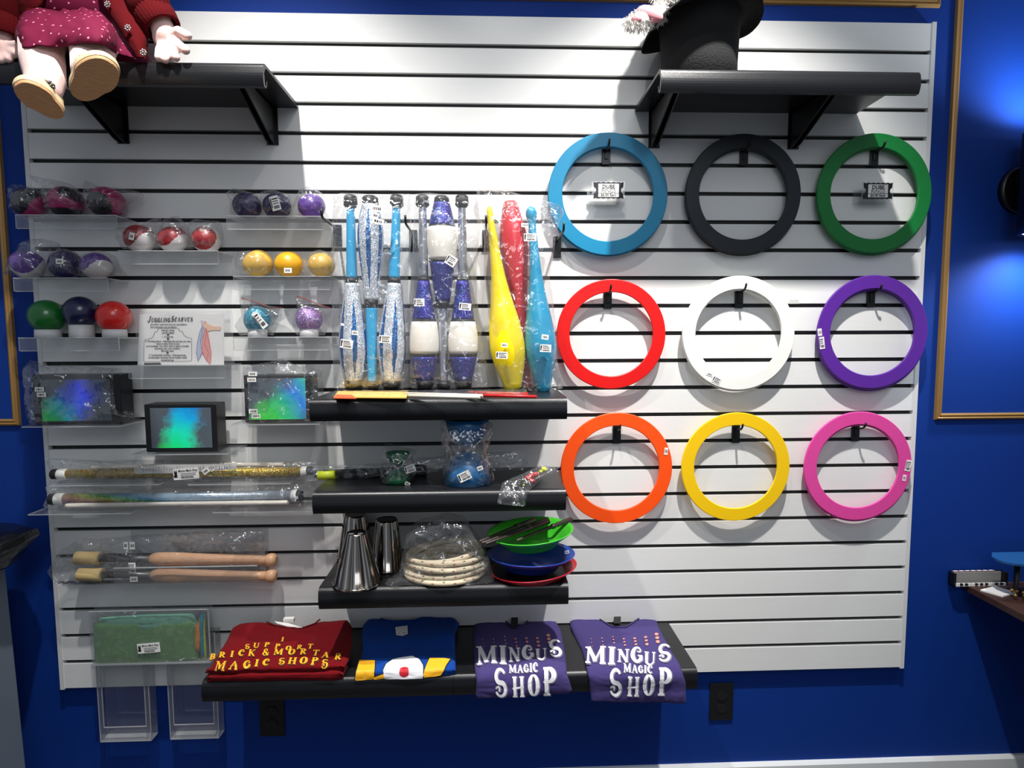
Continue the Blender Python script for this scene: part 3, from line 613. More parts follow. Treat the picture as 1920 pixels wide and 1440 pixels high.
juggling_ball(482, 600, 24, ZS['G'], YB, 'teal glitter ball with shop sticker in zip bag on white ring', m=teal, ringm=WR, squash=1, bag=[(452, 560), (500, 572), (530, 578), (545, 590), (520, 605), (512, 629), (450, 629), (440, 612), (456, 590)], tape=[(452, 559), (480, 566), (505, 576), (530, 577)], sticker=(487, 600, 12, 34, 38, 'shop'), seed=16, group='glitter balls in zip bags')
juggling_ball(579, 601, 24, ZS['G'], YB, 'lilac glitter ball in a zip bag on white ring, beside the clubs', m=lil, ringm=WR, squash=1, bag=[(556, 556), (590, 566), (622, 578), (618, 600), (610, 629), (556, 629), (548, 605), (560, 585)], tape=[(557, 555), (580, 563), (600, 572), (620, 577)], seed=17, group='glitter balls in zip bags')
# ---------------------------------------------------------------- juggling scarves sheet
def sheet():
    y = -.060; t = thing('instruction_sheet', P(342, 684, y), 'white Juggling Scarves instruction sheet in clear sleeve, with drawing of two scarves', 'instruction sheet')
    W = lambda px, py, d=0: P(px, py, y - d) + Vector((0, .0014 * math.sin((px - 260) * .06) * (684 - py) / 100, 0))
    mb = MB(); nx, ny = 24, 8; vs = []
    for j in range(ny + 1):
        for i in range(nx + 1):
            u, v = i / nx, j / ny; px = 262 + (420 - 262) * u + (-4 * v + (0)) * (1 - u); py = 590 + (684 - 590) * v - (2.5 * u + 1.0 * math.sin(u * 9)) * (1 - v)
            vs.append(W(px, py))
    n0 = len(vs); vs += [v + Vector((0, .0008, 0)) for v in vs]
    fs = [(j * (nx + 1) + i, (j + 1) * (nx + 1) + i, (j + 1) * (nx + 1) + i + 1, j * (nx + 1) + i + 1) for j in range(ny) for i in range(nx)]
    mb.add(vs, fs + [tuple(n0 + q for q in f[::-1]) for f in fs], WHITE, False); mb.build('paper', WHITE, t)
    k = MB(); D = lambda x, yy: W(x, yy, .0012)
    word(k, 'J', 276, 604, 11, .95, D, INK, shear=.2, dw=.02); word(k, 'UGGLING', 282.5, 603.5, 7.6, 1.0, D, INK, shear=.2, dw=.02); word(k, 'S', 320, 603, 10.5, .95, D, INK, shear=.2, dw=.02); word(k, 'CARVES', 327, 602.5, 7.6, 1.02, D, INK, shear=.2, dw=.02)
    def line(s, cx, cy, h, wd, m=INK, sh=0, b=0.02):
        vs_, fs_ = text_tris(s, 1.0, sh, b); x0 = min(v[0] for v in vs_); x1 = max(v[0] for v in vs_); k_ = wd / (x1 - x0)
        k.add([D(cx + (a - (x0 + x1) / 2) * k_, cy - b_ * h * 1.35) for a, b_ in vs_], fs_, m, False)
    line('Juggling scarves are an excellent', 316, 609.5, 3.2, 70, INK, .35); line('introduction to juggling!', 306, 614.5, 3.2, 50, INK, .35)
    for s, cx, cy, wd in (("Here's what", 315, 620.5, 25), ("you'll need:", 315, 625, 24), ('1. 3 scarves.', 315, 632.5, 21), ('2. Working Space - Although just scarves, you may', 315, 641, 85), ('want to take note of your', 315, 645.5, 45),
                          ("surroundings. You don't want to get in trouble", 314, 650, 80), ("knocking over your mother's", 314, 654.6, 48), ('favorite vase.', 314, 659, 24), ('3. Comfortable Clothes - Wearing loose,', 314, 667, 70), ('comfortable clothing will be helpful while', 314, 671.6, 73), ('maneuvering.', 314, 676.3, 24)):
        line(s, cx, cy, 2.9, wd, INK, 0, .03)
    for cx, cy in ((315, 628), (315, 636), (314, 662)): k.add([D(cx - 2.4, cy - 2), D(cx + 2.4, cy - 2), D(cx + 2.2, cy), D(cx, cy + 1.4), D(cx - 2.2, cy)], [(0, 4, 3, 2, 1)], INK, False)
    fr = [(276, 636), (285, 633), (288, 628), (290, 622), (295, 621), (295, 616), (300, 615.5), (332, 615), (336, 616), (336, 620), (342, 621), (345, 628), (350, 632), (359, 634), (359.5, 640), (359.5, 674), (357, 677), (271, 678), (269, 676), (270, 640), (272, 636.5), (276, 636)]
    for a, b in zip(fr[:-1], fr[1:]):
        dx, dy = b[0] - a[0], b[1] - a[1]; l = math.hypot(dx, dy) or 1; nx_, ny_ = -dy / l * .3, dx / l * .3
        k.add([D(a[0] + nx_, a[1] + ny_), D(b[0] + nx_, b[1] + ny_), D(b[0] - nx_, b[1] - ny_), D(a[0] - nx_, a[1] - ny_)], [(0, 1, 2, 3)], INK, False)
    k.add([D(270, 680.5), D(300, 680), D(303, 683.6), D(270, 684)], [(0, 3, 2, 1)], INK, False)
    k.build('printed_text', INK, t)
    g = MB(); D = lambda x, yy: W(x, yy, .0011); D2 = lambda x, yy: W(x, yy, .0015)
    bl = mat('blue_scarf_print', 'b9bfd6', .6); rd = mat('red_scarf_print', 'e79a93', .6); sk = mat('skin_print', 'eec3a5', .6); bl2 = mat('blue_line_print', '4a5a8c', .6); rd2 = mat('red_line_print', 'b84848', .6)
    def poly(pts, m, F=D): g.add([F(x, yy) for x, yy in pts], [tuple(range(len(pts)))[::-1]], m, False)
    poly([(378, 612), (382, 612), (380, 630), (376, 648), (379, 660), (371, 676), (368, 660), (370, 640), (374, 622)], bl); poly([(384, 612), (389, 616), (393, 640), (396, 660), (394, 682), (386, 674), (378, 660), (379, 640), (382, 622)], rd)
    poly([(380, 607), (390, 607), (400, 612), (415, 612), (413, 619), (398, 619), (390, 621), (387, 617), (381, 613)], sk, D2)
    poly([(376, 600), (380, 601), (381, 610), (378, 610)], bl, D2); poly([(382, 602), (387, 603), (385, 609), (381, 608)], rd, D2)
    def ln(pts, m):
        for a, b in zip(pts[:-1], pts[1:]):
            dx, dy = b[0] - a[0], b[1] - a[1]; l = math.hypot(dx, dy); q = .35; poly([(a[0] - dy / l * q, a[1] + dx / l * q), (b[0] - dy / l * q, b[1] + dx / l * q), (b[0] + dy / l * q, b[1] - dx / l * q), (a[0] + dy / l * q, a[1] - dx / l * q)][::-1], m, D2)
    ln([(379, 612), (374, 624), (370, 642), (368, 660), (371, 677), (379, 662)], bl2); ln([(380, 614), (376, 640), (378, 655)], bl2)
    ln([(385, 614), (391, 640), (396, 660), (394, 683), (386, 674), (378, 658), (380, 636), (384, 616)], rd2); ln([(387, 620), (384, 645), (391, 662), (388, 674)], rd2)
    g.build('scarf_drawing', bl, t)
    q = MB(); a, b = P(258, 685, y - .003), P(436, 583, y - .003)
    q.box((a.x, a.y - .0005, a.z), (b.x, a.y + .0005, b.z)); q.build('clear_sleeve', FILM2, t)
sheet()
# ---------------------------------------------------------------- cigar boxes with shimmering fronts
def flat_plate(x0, x1, yp, label, depth=.115, back=0.006, name='acrylic_shelf'):
    a = P(x0, yp, -depth); b = P(x1, yp, -depth); z = (a.z + b.z) / 2; T = .003
    t = thing(name, ((a.x + b.x) / 2, 0, z), label, 'acrylic shelf'); mb = MB()
    V = [(a.x, back, z), (b.x, back, z), (b.x, -depth, z), (a.x, -depth, z)]; V += [(v[0], v[1], v[2] - T) for v in V]
    mb.add(V, [(0, 3, 2, 1), (4, 5, 6, 7)], ACR, False); mb.add(V, [(3, 7, 6, 2), (1, 2, 6, 5), (0, 4, 7, 3), (0, 1, 5, 4)], ACRE, False)
    mb.box((a.x + .004, -.0006, z - .018), (b.x - .004, .002, z - T), ACR); mb.build('shelf_plate', ACR, t); return t, z
SH = [('6d7178', 0), ]
def fo(n, stops, vec, sc_, warp, off): return foil(n, stops, vec, sc_, warp, metal=.35, rough=.28, nscale=14, off=off)
F1 = fo('silver_blue_foil', [(0, '3ad060'), (.17, '2c9f8c'), (.3, '45a0b4'), (.40, '5c6f84'), (.55, '5f6470'), (1, '6a6e76')], (0, 0, 1), 6.5, .25, .0)
def shimmer(name, cols, ang, centre, width):
    """reflected sheen painted as a diagonal band on grey foil; cols along the band"""
    if name in MATS: return MATS[name]
    m = bpy.data.materials.new(name); m.use_nodes = True; nt = m.node_tree; b = nt.nodes['Principled BSDF']; L = nt.links.new
    tc = nt.nodes.new('ShaderNodeTexCoord'); n = nt.nodes.new('ShaderNodeTexNoise'); n.inputs['Scale'].default_value = 26; n.inputs['Detail'].default_value = 8; n.inputs['Roughness'].default_value = .7; L(tc.outputs['Object'], n.inputs[0])
    def axis(vec, s_, off, warp):
        d = nt.nodes.new('ShaderNodeVectorMath'); d.operation = 'DOT_PRODUCT'; d.inputs[1].default_value = vec; L(tc.outputs['Object'], d.inputs[0])
        a = nt.nodes.new('ShaderNodeMath'); a.operation = 'MULTIPLY_ADD'; a.inputs[1].default_value = s_; a.inputs[2].default_value = off - warp / 2; L(d.outputs['Value'], a.inputs[0])
        c = nt.nodes.new('ShaderNodeMath'); c.operation = 'MULTIPLY_ADD'; c.inputs[1].default_value = warp; L(n.outputs['Fac'], c.inputs[0]); L(a.outputs[0], c.inputs[2]); return c
    ca, sa = math.cos(math.radians(ang)), math.sin(math.radians(ang))
    along = axis((ca, 0, sa), 1 / .2, .5 - (centre[0] * ca + centre[1] * sa) / .2, .3); across = axis((-sa, 0, ca), 1 / width, .5 - (-centre[0] * sa + centre[1] * ca) / width, .9)
    cr = nt.nodes.new('ShaderNodeValToRGB'); E = cr.color_ramp.elements; E[0].position, E[0].color = cols[0][0], lin(cols[0][1]); E[1].position, E[1].color = cols[-1][0], lin(cols[-1][1])
    for p_, c_ in cols[1:-1]: e = E.new(p_); e.color = lin(c_)
    L(along.outputs[0], cr.inputs[0])
    fa = nt.nodes.new('ShaderNodeValToRGB'); F = fa.color_ramp.elements; F[0].position = .0; F[0].color = (0, 0, 0, 1); F[1].position = 1; F[1].color = (0, 0, 0, 1)
    e = F.new(.32); e.color = (1, 1, 1, 1); e = F.new(.68); e.color = (1, 1, 1, 1); L(across.outputs[0], fa.inputs[0])
    mx = nt.nodes.new('ShaderNodeMixRGB'); mx.inputs[1].default_value = lin('5a636c'); L(fa.outputs[0], mx.inputs[0]); L(cr.outputs[0], mx.inputs[2]); L(mx.outputs[0], b.inputs['Base Color'])
    b.inputs['Metallic'].default_value = .1; b.inputs['Roughness'].default_value = .25
    bp = nt.nodes.new('ShaderNodeBump'); bp.inputs['Strength'].default_value = .4; bp.inputs['Distance'].default_value = .002; L(n.outputs['Fac'], bp.inputs['Height']); L(bp.outputs[0], b.inputs['Normal'])
    MATS[name] = m; return m
BOXM = mat('black_box_covering', '0e0e11', .38, bump=.1, bscale=300)
def cigar_box(x0, y0, x1, y1, win, z, y, label, fm, bag=None, stickers=(), tilt=0):
    a = P(x0, y1, y); b = P(x1, y0, y); H = b.z - a.z; D = .058; cx = (a.x + b.x) / 2
    t = thing('cigar_box', (cx, y + D / 2, z), label, 'juggling box', 'shimmer fronted juggling boxes')
    M = Matrix.Translation((cx, y, z + .001)) @ Matrix.Rotation(math.radians(tilt), 4, 'Z')
    hw = (b.x - a.x) / 2
    o = MB().box((-hw, 0, 0), (hw, D, H), None, M).build('box_body', BOXM, t); bevel(o, .003, 3)
    wx0, wx1 = (P(win[0], (y0 + y1) / 2, y).x - cx), (P(win[2], (y0 + y1) / 2, y).x - cx); wz0 = H * (y1 - win[3]) / (y1 - y0); wz1 = H * (y1 - win[1]) / (y1 - y0)
    MB().box((wx0, -.0008, wz0), (wx1, .001, wz1), None, M).build('shimmer_panel', fm, t)
    if bag: pillow(MB(), bag, y + .02, .032, None, 90, 10, amp=.005, fr=14, seed=x0, power=.3, c=((x0 + x1) / 2, (y0 + y1) / 2), zmin=z + .0005).build('plastic_bag', FILM, t)
    for s_ in stickers: stick(t, s_[0], s_[1], y - .014, 16, 8, s_[2] if len(s_) > 2 else 0)
pa, za = flat_plate(40, 226, 799, 'flat clear acrylic shelf under the leftmost shimmer box')
pb, zb = flat_plate(246, 428, 851, 'flat clear acrylic shelf under the middle shimmer box')
pc, zc_ = flat_plate(433, 600, 795, 'flat clear acrylic shelf under the right shimmer box beside the black shelf')
cigar_box(66, 702, 223, 797, (78, 711, 207, 790), za, -.095, 'black juggling box with silver and blue shimmer front in a clear bag, left', shimmer('blue_painted_sheen', [(0, '18d838'), (.2, '1ee070'), (.38, '30c8e0'), (.52, '2468ff'), (.72, '1838ff'), (.9, '41518a'), (1, '4a5260')], 38, (-.02, .055), .11),
          [(42, 690), (58, 673), (70, 686), (130, 684), (228, 690), (232, 770), (266, 783), (262, 790), (228, 800), (60, 802), (50, 760)], [(74, 730), (78, 740)], 1)
cigar_box(274, 757, 404, 848, (283, 764, 397, 840), zb, -.095, 'unwrapped black juggling box with green and turquoise shimmer front, middle and lowest', shimmer('green_painted_sheen', [(0, '20f030'), (.25, '10f868'), (.5, '18ffd0'), (.72, '14c0ff'), (1, '1f50c0')], 74, (.0, .05), .10))
cigar_box(460, 702, 584, 792, (466, 708, 573, 786), zc_, -.095, 'black juggling box with grey and rainbow shimmer front in a clear bag, right', shimmer('rainbow_painted_sheen', [(0, '58e040'), (.3, '40e858'), (.5, '28d0a0'), (.7, '3090ff'), (.85, '30c0c8'), (1, '5adf6a')], 40, (.02, .04), .12),
          [(454, 690), (475, 684), (530, 674), (560, 686), (604, 690), (606, 740), (610, 790), (590, 798), (456, 800), (452, 740)], [(474, 701), (472, 712), (475, 771), (480, 780)], 1)
# ---------------------------------------------------------------- glitter batons, dowels
pd, zd = flat_plate(92, 298, 909, 'flat clear acrylic shelf under left end of the gold baton', .10)
pe, ze = flat_plate(352, 545, 907, 'flat clear acrylic shelf under right end of the gold baton', .10)
pf, zf = flat_plate(52, 245, 963, 'flat clear acrylic shelf under left end of the silver baton', .115)
pg, zg = flat_plate(398, 590, 959, 'flat clear acrylic shelf under right end of the silver baton', .10)
GG = glitter('gold_glitter', '9c7a3c', ['b08a3c', 'd8b858', '7c6a2a', 'c8e048', 'e08a30', '8c7440'], 700, .3, .85, .5)
CAPW = mat('white_end_collar', 'd9d9d4', .45); CAPB = mat('black_rubber_cap', '1b1b1d', .6)
def baton(x0, y0, x1, y1, rpx, y, m, label, sticks):
    a = P(x0, y0, y); b = P(x1, y1, y); L_ = (b - a); R = rpx / pxm(y); f = lambda t: a + L_ * t
    t = thing('glitter_baton', f(.5) - Vector((0, 0, R)), label, 'baton')
    MB().lathe(f(.055), f(.955), [(0, R * .92), (1, R * .92)], seg=28).build('tube', m, t)
    for t0, t1 in ((.025, .06), (.95, .972)): MB().lathe(f(t0), f(t1), [(0, R * 1.0), (.08, R * 1.06), (.92, R * 1.06), (1, R)], seg=28).build('collar', CAPW, t)
    for t0, t1 in ((0, .03), (.968, .99)): MB().lathe(f(t0), f(t1), [(0, R * .8), (.15, R * 1.02), (.85, R * 1.02), (1, R * .95)], seg=28).build('end_cap', CAPB, t)
    for sx0, sy0, sx1, sy1, rr, yy in sticks: MB().lathe(P(sx0, sy0, yy), P(sx1, sy1, yy), [(0, rr * .9), (.01, rr), (.99, rr), (1, rr * .9)], seg=14).build('control_stick', mat('white_stick_paint', 'd6cfc4', .5), t)
    return t
bt = baton(97, 889, 590, 884, 9.2, -.068, GG, 'long gold glitter baton with white collars in a clear bag', [(172, 877, 300, 874, .0062, -.048), (400, 872, 532, 871, .0062, -.048)])
def hol():
    return foil('rainbow_foil_tube', [(0, '9aa0a8'), (.18, 'c08a92'), (.30, 'c8a070'), (.38, 'a8c04a'), (.45, '4fb068'), (.52, '4f94b8'), (.62, '9ab8cc'), (1, 'aab4c0')], (1, 0, 6), 1.55, .1, .45, .25, off=.5)
bs = baton(93, 936, 571, 929, 10.5, -.068, hol(), 'long silver rainbow foil baton with white collars in clear bag', [(124, 948, 540, 942, .0062, -.088)])
pillow(MB(), [(82, 858), (130, 864), (300, 862), (480, 866), (590, 866), (606, 880), (600, 897), (480, 902), (300, 903), (110, 906), (88, 905), (96, 885)], -.068, .020, None, 140, 6, amp=.003, fr=18, seed=30, power=.4).build('plastic_bag', FILM, bt)
pillow(MB(), [(84, 912), (200, 916), (400, 914), (560, 908), (590, 912), (594, 940), (560, 950), (300, 956), (100, 957), (80, 950), (88, 930)], -.072, .026, None, 140, 6, amp=.003, fr=18, seed=31, power=.4).build('plastic_bag', FILM, bs)
stick(bt, 349, 888, -.0895, 47, 21, 4, 'named', 'shop_sticker'); stick(bt, 386, 883, -.0895, 13, 10, 35)
k = MB(); a, b = P(250, 889, -.086), P(442, 871, -.086)
k.add([P(250, 878, -.086), P(253, 889, -.086), P(330, 887, -.086), P(442, 880, -.086), P(444, 870, -.086), P(300, 871, -.086)], [(0, 1, 2, 3, 4, 5)], mat('printed_leaflet', 'c9c6c2', .7), False)
for i in range(34):
    x = 268 + i * 4.9 + random.uniform(-1, 1); h_ = random.uniform(4, 9); k.add([P(x, 884 - i * .12, -.0865), P(x + 1, 884 - i * .12, -.0865), P(x + 1, 884 - h_ - i * .12, -.0865), P(x, 884 - h_ - i * .12, -.0865)], [(0, 1, 2, 3)], GREY, False)
k.build('paper_insert', WHITE, bt)
# ---------------------------------------------------------------- fire torches in their sleeve
pt_, zt_ = None, None
tray = thing('acrylic_shelf', P(380, 1096, -.05), 'wide clear acrylic holder behind the two wooden handled torches', 'acrylic shelf')
a, b = P(247, 1094, -.012), P(500, 992, -.012); m_ = MB().box((a.x, -.004, a.z), (b.x, -.0015, b.z), ACR); z = P(300, 1094, -.085).z
m_.box((a.x, -.085, z - .0025), (b.x, -.0015, z), ACR); m_.box((a.x, -.0875, z - .0025), (b.x, -.085, z + .045), ACR); m_.box((a.x, -.088, z + .043), (b.x, -.0845, z + .0455), ACRE); m_.build('clear_holder', ACR, tray)
WOOD = mat('pale_turned_wood', 'c79a77', .45, bump=.12, bscale=60, var=.12, vscale=14, stretch=(.4, 4, 8)); WICK = mat('yellow_wick_cloth', 'cdb27a', .9, bump=.7, bscale=700, var=.12, vscale=400); STEEL = mat('grey_steel_tube', '6e6e6c', .35, .7)
def torch(y0, y1, x0, x1, y, label):
    a = P(x0, y0, y); b = P(x1, y1, y); L_ = b - a; f = lambda t: a + L_ * t; s = 1 / pxm(y)
    t = thing('fire_torch', f(.5) - Vector((0, 0, .017)), label, 'juggling torch', 'wooden handled torches')
    MB().lathe(f(0), f(.118), [(0, 11 * s), (.03, 12.2 * s), (.5, 11.6 * s), (.97, 12.2 * s), (1, 11 * s)], seg=32).build('wick', WICK, t)
    MB().lathe(f(.1), f(.40), [(0, 6.5 * s), (1, 6.5 * s)], seg=20).build('tube', STEEL, t)
    MB().lathe(f(.36), f(.955), [(0, 6 * s), (.03, 10 * s), (.07, 12 * s), (.2, 12.6 * s), (.45, 10.4 * s), (.7, 9.2 * s), (.9, 8.6 * s), (1, 8.4 * s)], seg=28).build('handle', WOOD, t)
    MB().lathe(f(.945), f(1.0), [(0, 8 * s), (.12, 10.5 * s), (.4, 12.6 * s), (.7, 12.4 * s), (.9, 10 * s), (1, 6 * s)], seg=28).build('knob', WOOD, t)
torch(1046, 1050, 143, 519, -.050, 'wooden handled torch with yellow wick, the upper one of the pair')
torch(1077, 1080, 148, 519, -.060, 'wooden handled torch with yellow wick, the lower one of the pair')
bg = thing('plastic_sleeve', P(300, 1095, -.055), 'long clear plastic sleeve around two wooden handled torches', 'plastic bag')
pillow(MB(), [(88, 1073), (112, 1030), (150, 1012), (250, 1004), (380, 996), (496, 992), (498, 1030), (500, 1092), (300, 1094), (160, 1093), (130, 1101), (100, 1092)], -.055, .024, None, 130, 8, amp=.005, fr=16, seed=40, power=.35).build('film', FILM, bg)
for x, yy, w_, h_, an, kd in ((236, 1023, 8, 14, 0, 'price'), (248, 1023, 9, 14, 0, 'price'), (248, 1065, 13, 20, 0, 'shop'), (251, 1086, 14, 10, 0, 'price')): stick(bg, x, yy, -.082, w_, h_, an, kd)
# ---------------------------------------------------------------- scarf packs in their holder
def holder(x0, x1, yt, yb, label, depth=.035, pocket=.75):
    a = P(x0, yb, -depth); b = P(x1, yt, -depth); t = thing('leaflet_holder', ((a.x + b.x) / 2, 0, a.z), label, 'leaflet holder', 'clear leaflet holders')
    X0, X1, Z0, Z1_ = a.x, b.x, a.z, b.z; T = .0022
    m = MB(); m.box((X0, -.006, Z0), (X1, -.006 + T, Z1_), ACR); m.box((X0, -depth, Z0), (X1, -.004, Z0 + T), ACRE)
    m.box((X0, -depth, Z0), (X0 + T, -.004, Z1_), ACR); m.box((X1 - T, -depth, Z0), (X1, -.004, Z1_), ACR); m.build('holder_body', ACR, t)
    fr = MB(); w_ = .013; zu = Z0 + .042
    fr.box((X0, -depth - T, Z0), (X0 + w_, -depth, Z1_), ACR); fr.box((X1 - w_, -depth - T, Z0), (X1, -depth, Z1_), ACR); fr.box((X0 + w_, -depth - T, Z0), (X1 - w_, -depth, zu), ACR)
    for q in ((X0, Z0, X1, Z0 + .0022), (X0, Z0, X0 + .0015, Z1_), (X1 - .0015, Z0, X1, Z1_), (X0 + w_, zu, X1 - w_, zu + .0014), (X0 + w_ - .0014, zu, X0 + w_, Z1_), (X1 - w_, zu, X1 - w_ + .0014, Z1_)): fr.box((q[0], -depth - T - .0004, q[1]), (q[2], -depth + .0002, q[3]), ACRE)
    fr.build('front_frame', ACR, t); return t
holder(189, 274, 1186, 1391, 'clear acrylic leaflet holder hanging below the slatwall, left of two')
holder(320, 403, 1186, 1386, 'clear acrylic leaflet holder hanging below the slatwall, right of two')
hp = thing('acrylic_holder', P(282, 1246, -.03), 'wide clear acrylic pocket holding the green scarf pack', 'acrylic holder')
a, b = P(172, 1247, -.062), P(391, 1142, -.062); m = MB(); m.box((a.x, -.063, a.z), (b.x, -.0605, b.z), ACR); m.box((a.x, -.04, a.z), (b.x, -.038, b.z), ACR); m.box((a.x, -.063, a.z - .002), (b.x, -.038, a.z + .001), ACRE); m.box((a.x, -.0635, b.z - .0012), (b.x, -.060, b.z), ACRE); m.box((b.x - .002, -.0635, a.z), (b.x, -.060, b.z), ACRE); m.build('pocket', ACR, hp)
sp = thing('scarf_pack', P(280, 1244, -.05), 'folded green and multicoloured juggling scarves in a clear packet with shop label', 'scarf pack')
GS = mat('green_scarf_cloth', '6aa058', .8, var=.18, vscale=18, sheen=.3); TS = mat('teal_scarf_cloth', '7ac0a4', .7, var=.15, vscale=30, sheen=.3)
m = MB(); pillow(m, [(174, 1168), (250, 1165), (364, 1163), (368, 1200), (372, 1236), (280, 1243), (178, 1244)], -.050, .0085, None, 90, 10, amp=.0015, fr=9, seed=51, power=.2); m.build('green_scarf', GS, sp)
m = MB(); pillow(m, [(186, 1158), (260, 1152), (362, 1150), (372, 1168), (366, 1185), (260, 1180), (188, 1182)], -.048, .0085, None, 70, 6, amp=.002, fr=16, seed=52, power=.3); m.build('teal_scarf', TS, sp)
for nm, hx, ol, y_ in (('orange_scarf', 'c98a3a', [(366, 1170), (374, 1164), (377, 1190), (374, 1222), (366, 1222), (364, 1190)], -.056), ('yellow_scarf', 'b9bd45', [(373, 1160), (384, 1150), (386, 1200), (388, 1234), (378, 1240), (374, 1200)], -.053), ('blue_scarf', '1f7f9c', [(376, 1150), (383, 1149), (381, 1180), (383, 1232), (378, 1234), (376, 1190)], -.0575)):
    pillow(MB(), ol, y_, .004, None, 40, 5, amp=.0012, fr=30, seed=len(nm), power=.4).build(nm, mat(nm + '_cloth', hx, .75, var=.2, vscale=60), sp)
pillow(MB(), [(172, 1145), (280, 1143), (390, 1141), (392, 1190), (390, 1238), (280, 1246), (174, 1247), (170, 1200)], -.0505, .0095, None, 90, 8, amp=.002, fr=16, seed=55, power=.2).build('clear_packet', FILM, sp)
stick(sp, 279, 1215, -.0655, 42, 19, 4, 'named', 'shop_sticker')
# ================================================================ JUGGLING CLUBS IN THREE HANGING BAGS
LB = mat('light_blue_handle_wrap', '2fa6d8', .35, coat=.3); CLK = mat('black_club_rubber', '131316', .5); SILV = mat('silver_handle_wrap', 'b4b8c0', .22, .75, bump=.1, bscale=60)
GSI = glitter('silver_glitter', 'c8ced6', ['d8dee6', 'f4f8ff', '9098a4', 'c8d0d8', 'a8d0e0', 'e8d0d8'], 650, .3, .95, .25); GBL = glitter('blue_glitter', '1858a0', ['1a4f96', '2f86c8', '123a78', '2070b8'], 800, .3, .8, .5)
GPU = glitter('purple_glitter', '35207c', ['35207c', '5a34b8', '231458', '2a50b0', '402090', '1a70a0'], 800, .3, .8, .45); WB = mat('white_body_band', 'e6e2d8', .4)
def club(p_top, p_bot, y, secs, label, group=None, seg=48, rot=0.0):
    """secs: list of (name, material or stripe function, [(py, width px)...]) down the axis"""
    a = P(p_top[0], p_top[1], y); b = P(p_bot[0], p_bot[1], y); s = 1 / pxm(y); H = p_bot[1] - p_top[1]
    t = thing('juggling_club', (b.x, b.y, min(a.z, b.z)), label, 'juggling club', group)
    for name, m, pr in secs:
        prof = []
        for (y0, w0), (y1, w1) in zip(pr[:-1], pr[1:]):
            n = max(1, int(abs(y1 - y0) / 6))
            for i in range(n):
                u = i / n; prof.append(((y0 + (y1 - y0) * u - p_top[1]) / H, (w0 + (w1 - w0) * u) / 2 * s))
        prof.append(((pr[-1][0] - p_top[1]) / H, pr[-1][1] / 2 * s))
        if len(prof) > 6:       # round off the knees of the profile
            for _ in range(3): prof = [prof[0]] + [(prof[i][0], (prof[i - 1][1] + 2 * prof[i][1] + prof[i + 1][1]) / 4) for i in range(1, len(prof) - 1)] + [prof[-1]]
        k = dict(mf=m) if callable(m) else dict(m=m)
        MB().lathe(a, b, prof, seg=seg, **k).build(name, None if callable(m) else m, t)
    return t
def stripes(y0, y1, yt, H, rot):
    def f(a, t):
        y = yt + t * H; u = (y - y0) / (y1 - y0)
        if not 0 < u < 1: return GSI
        wd = .21 * math.sin(PI * min(1, u * 1.0)) ** .8; q = ((a + rot) / (PI / 3)) % 1
        return GBL if abs(q - .5) < wd * .9 else GSI
    return f
YC = -.085
def clubA(x0, x1, yb, inv, label, seg=96, rot=0):
    if not inv:
        yt = 366; bot = 727
        S_2 = [('knob', CLK, [(366, 17), (369, 23), (385, 25), (389, 18)]), ('handle', LB, [(387, 14), (420, 16), (470, 18), (521, 20)]), ('collar', CLK, [(519, 21), (530, 24)]),
               ('body', stripes(560, 708, yt, bot - yt, rot), [(529, 24), (560, 33), (600, 44), (640, 52), (660, 52), (690, 43), (714, 33)]), ('base', CLK, [(713, 34), (724, 33), (727, 29)])]
    else:
        yt = 368; bot = 728
        S_2 = [('base', CLK, [(368, 22), (371, 28), (383, 30)]), ('body', stripes(392, 540, yt, bot - yt, rot), [(382, 29), (400, 37), (425, 46), (445, 48), (480, 42), (520, 32), (562, 24)]), ('collar', CLK, [(560, 25), (574, 23)]),
               ('handle', LB, [(573, 21), (640, 19), (717, 17)]), ('knob', CLK, [(715, 20), (718, 26), (726, 26), (728, 22)])]
    return club((x0, yt), (x1, bot), YC + (.045 if inv else 0) * 0, S_2, label, 'blue and silver striped clubs', seg)
clubA(657, 663, 0, False, 'blue handled club with silver glitter stripes, leftmost club in its bag', rot=.35)
clubA(694, 698, 0, True, 'upside-down blue handled silver glitter club, middle of the left bag')
clubA(744, 733, 0, False, 'blue handled club with silver glitter stripes, right one in the left bag', rot=.35)
def clubB(x0, x1, inv, label):
    if not inv:
        yt, bot = 366, 728
        S_2 = [('knob', CLK, [(366, 17), (369, 23), (384, 25), (388, 18)]), ('handle', SILV, [(386, 14), (430, 15), (480, 17), (519, 18)]), ('collar', CLK, [(518, 20), (526, 23)]), ('upper_body', GPU, [(525, 23), (560, 32), (598, 43)]),
               ('trim_band', CLK, [(597, 44), (602, 46)]), ('white_band', WB, [(601, 46), (612, 52), (635, 56), (655, 55), (661, 53)]), ('lower_trim_band', CLK, [(660, 53), (667, 51)]), ('lower_body', GPU, [(666, 51), (690, 44), (713, 33)]), ('base', CLK, [(712, 33), (725, 30), (728, 26)])]
    else:
        yt, bot = 368, 728
        S_2 = [('base', CLK, [(368, 20), (371, 26), (381, 29)]), ('lower_body', GPU, [(380, 29), (400, 39), (424, 49)]), ('trim_band', CLK, [(423, 49), (427, 52)]), ('white_band', WB, [(426, 52), (440, 56), (460, 56), (487, 48)]),
               ('upper_trim_band', CLK, [(486, 49), (491, 47)]), ('upper_body', GPU, [(490, 47), (520, 38), (563, 27)]), ('collar', CLK, [(562, 27), (575, 22)]), ('handle', SILV, [(574, 16), (640, 17), (717, 15)]), ('knob', CLK, [(715, 19), (718, 25), (726, 25), (728, 20)])]
    return club((x0, yt), (x1, bot), YC, S_2, label, 'purple and white clubs', 40)
clubB(792, 797, False, 'purple glitter club with white band and silver handle, left in the middle bag')
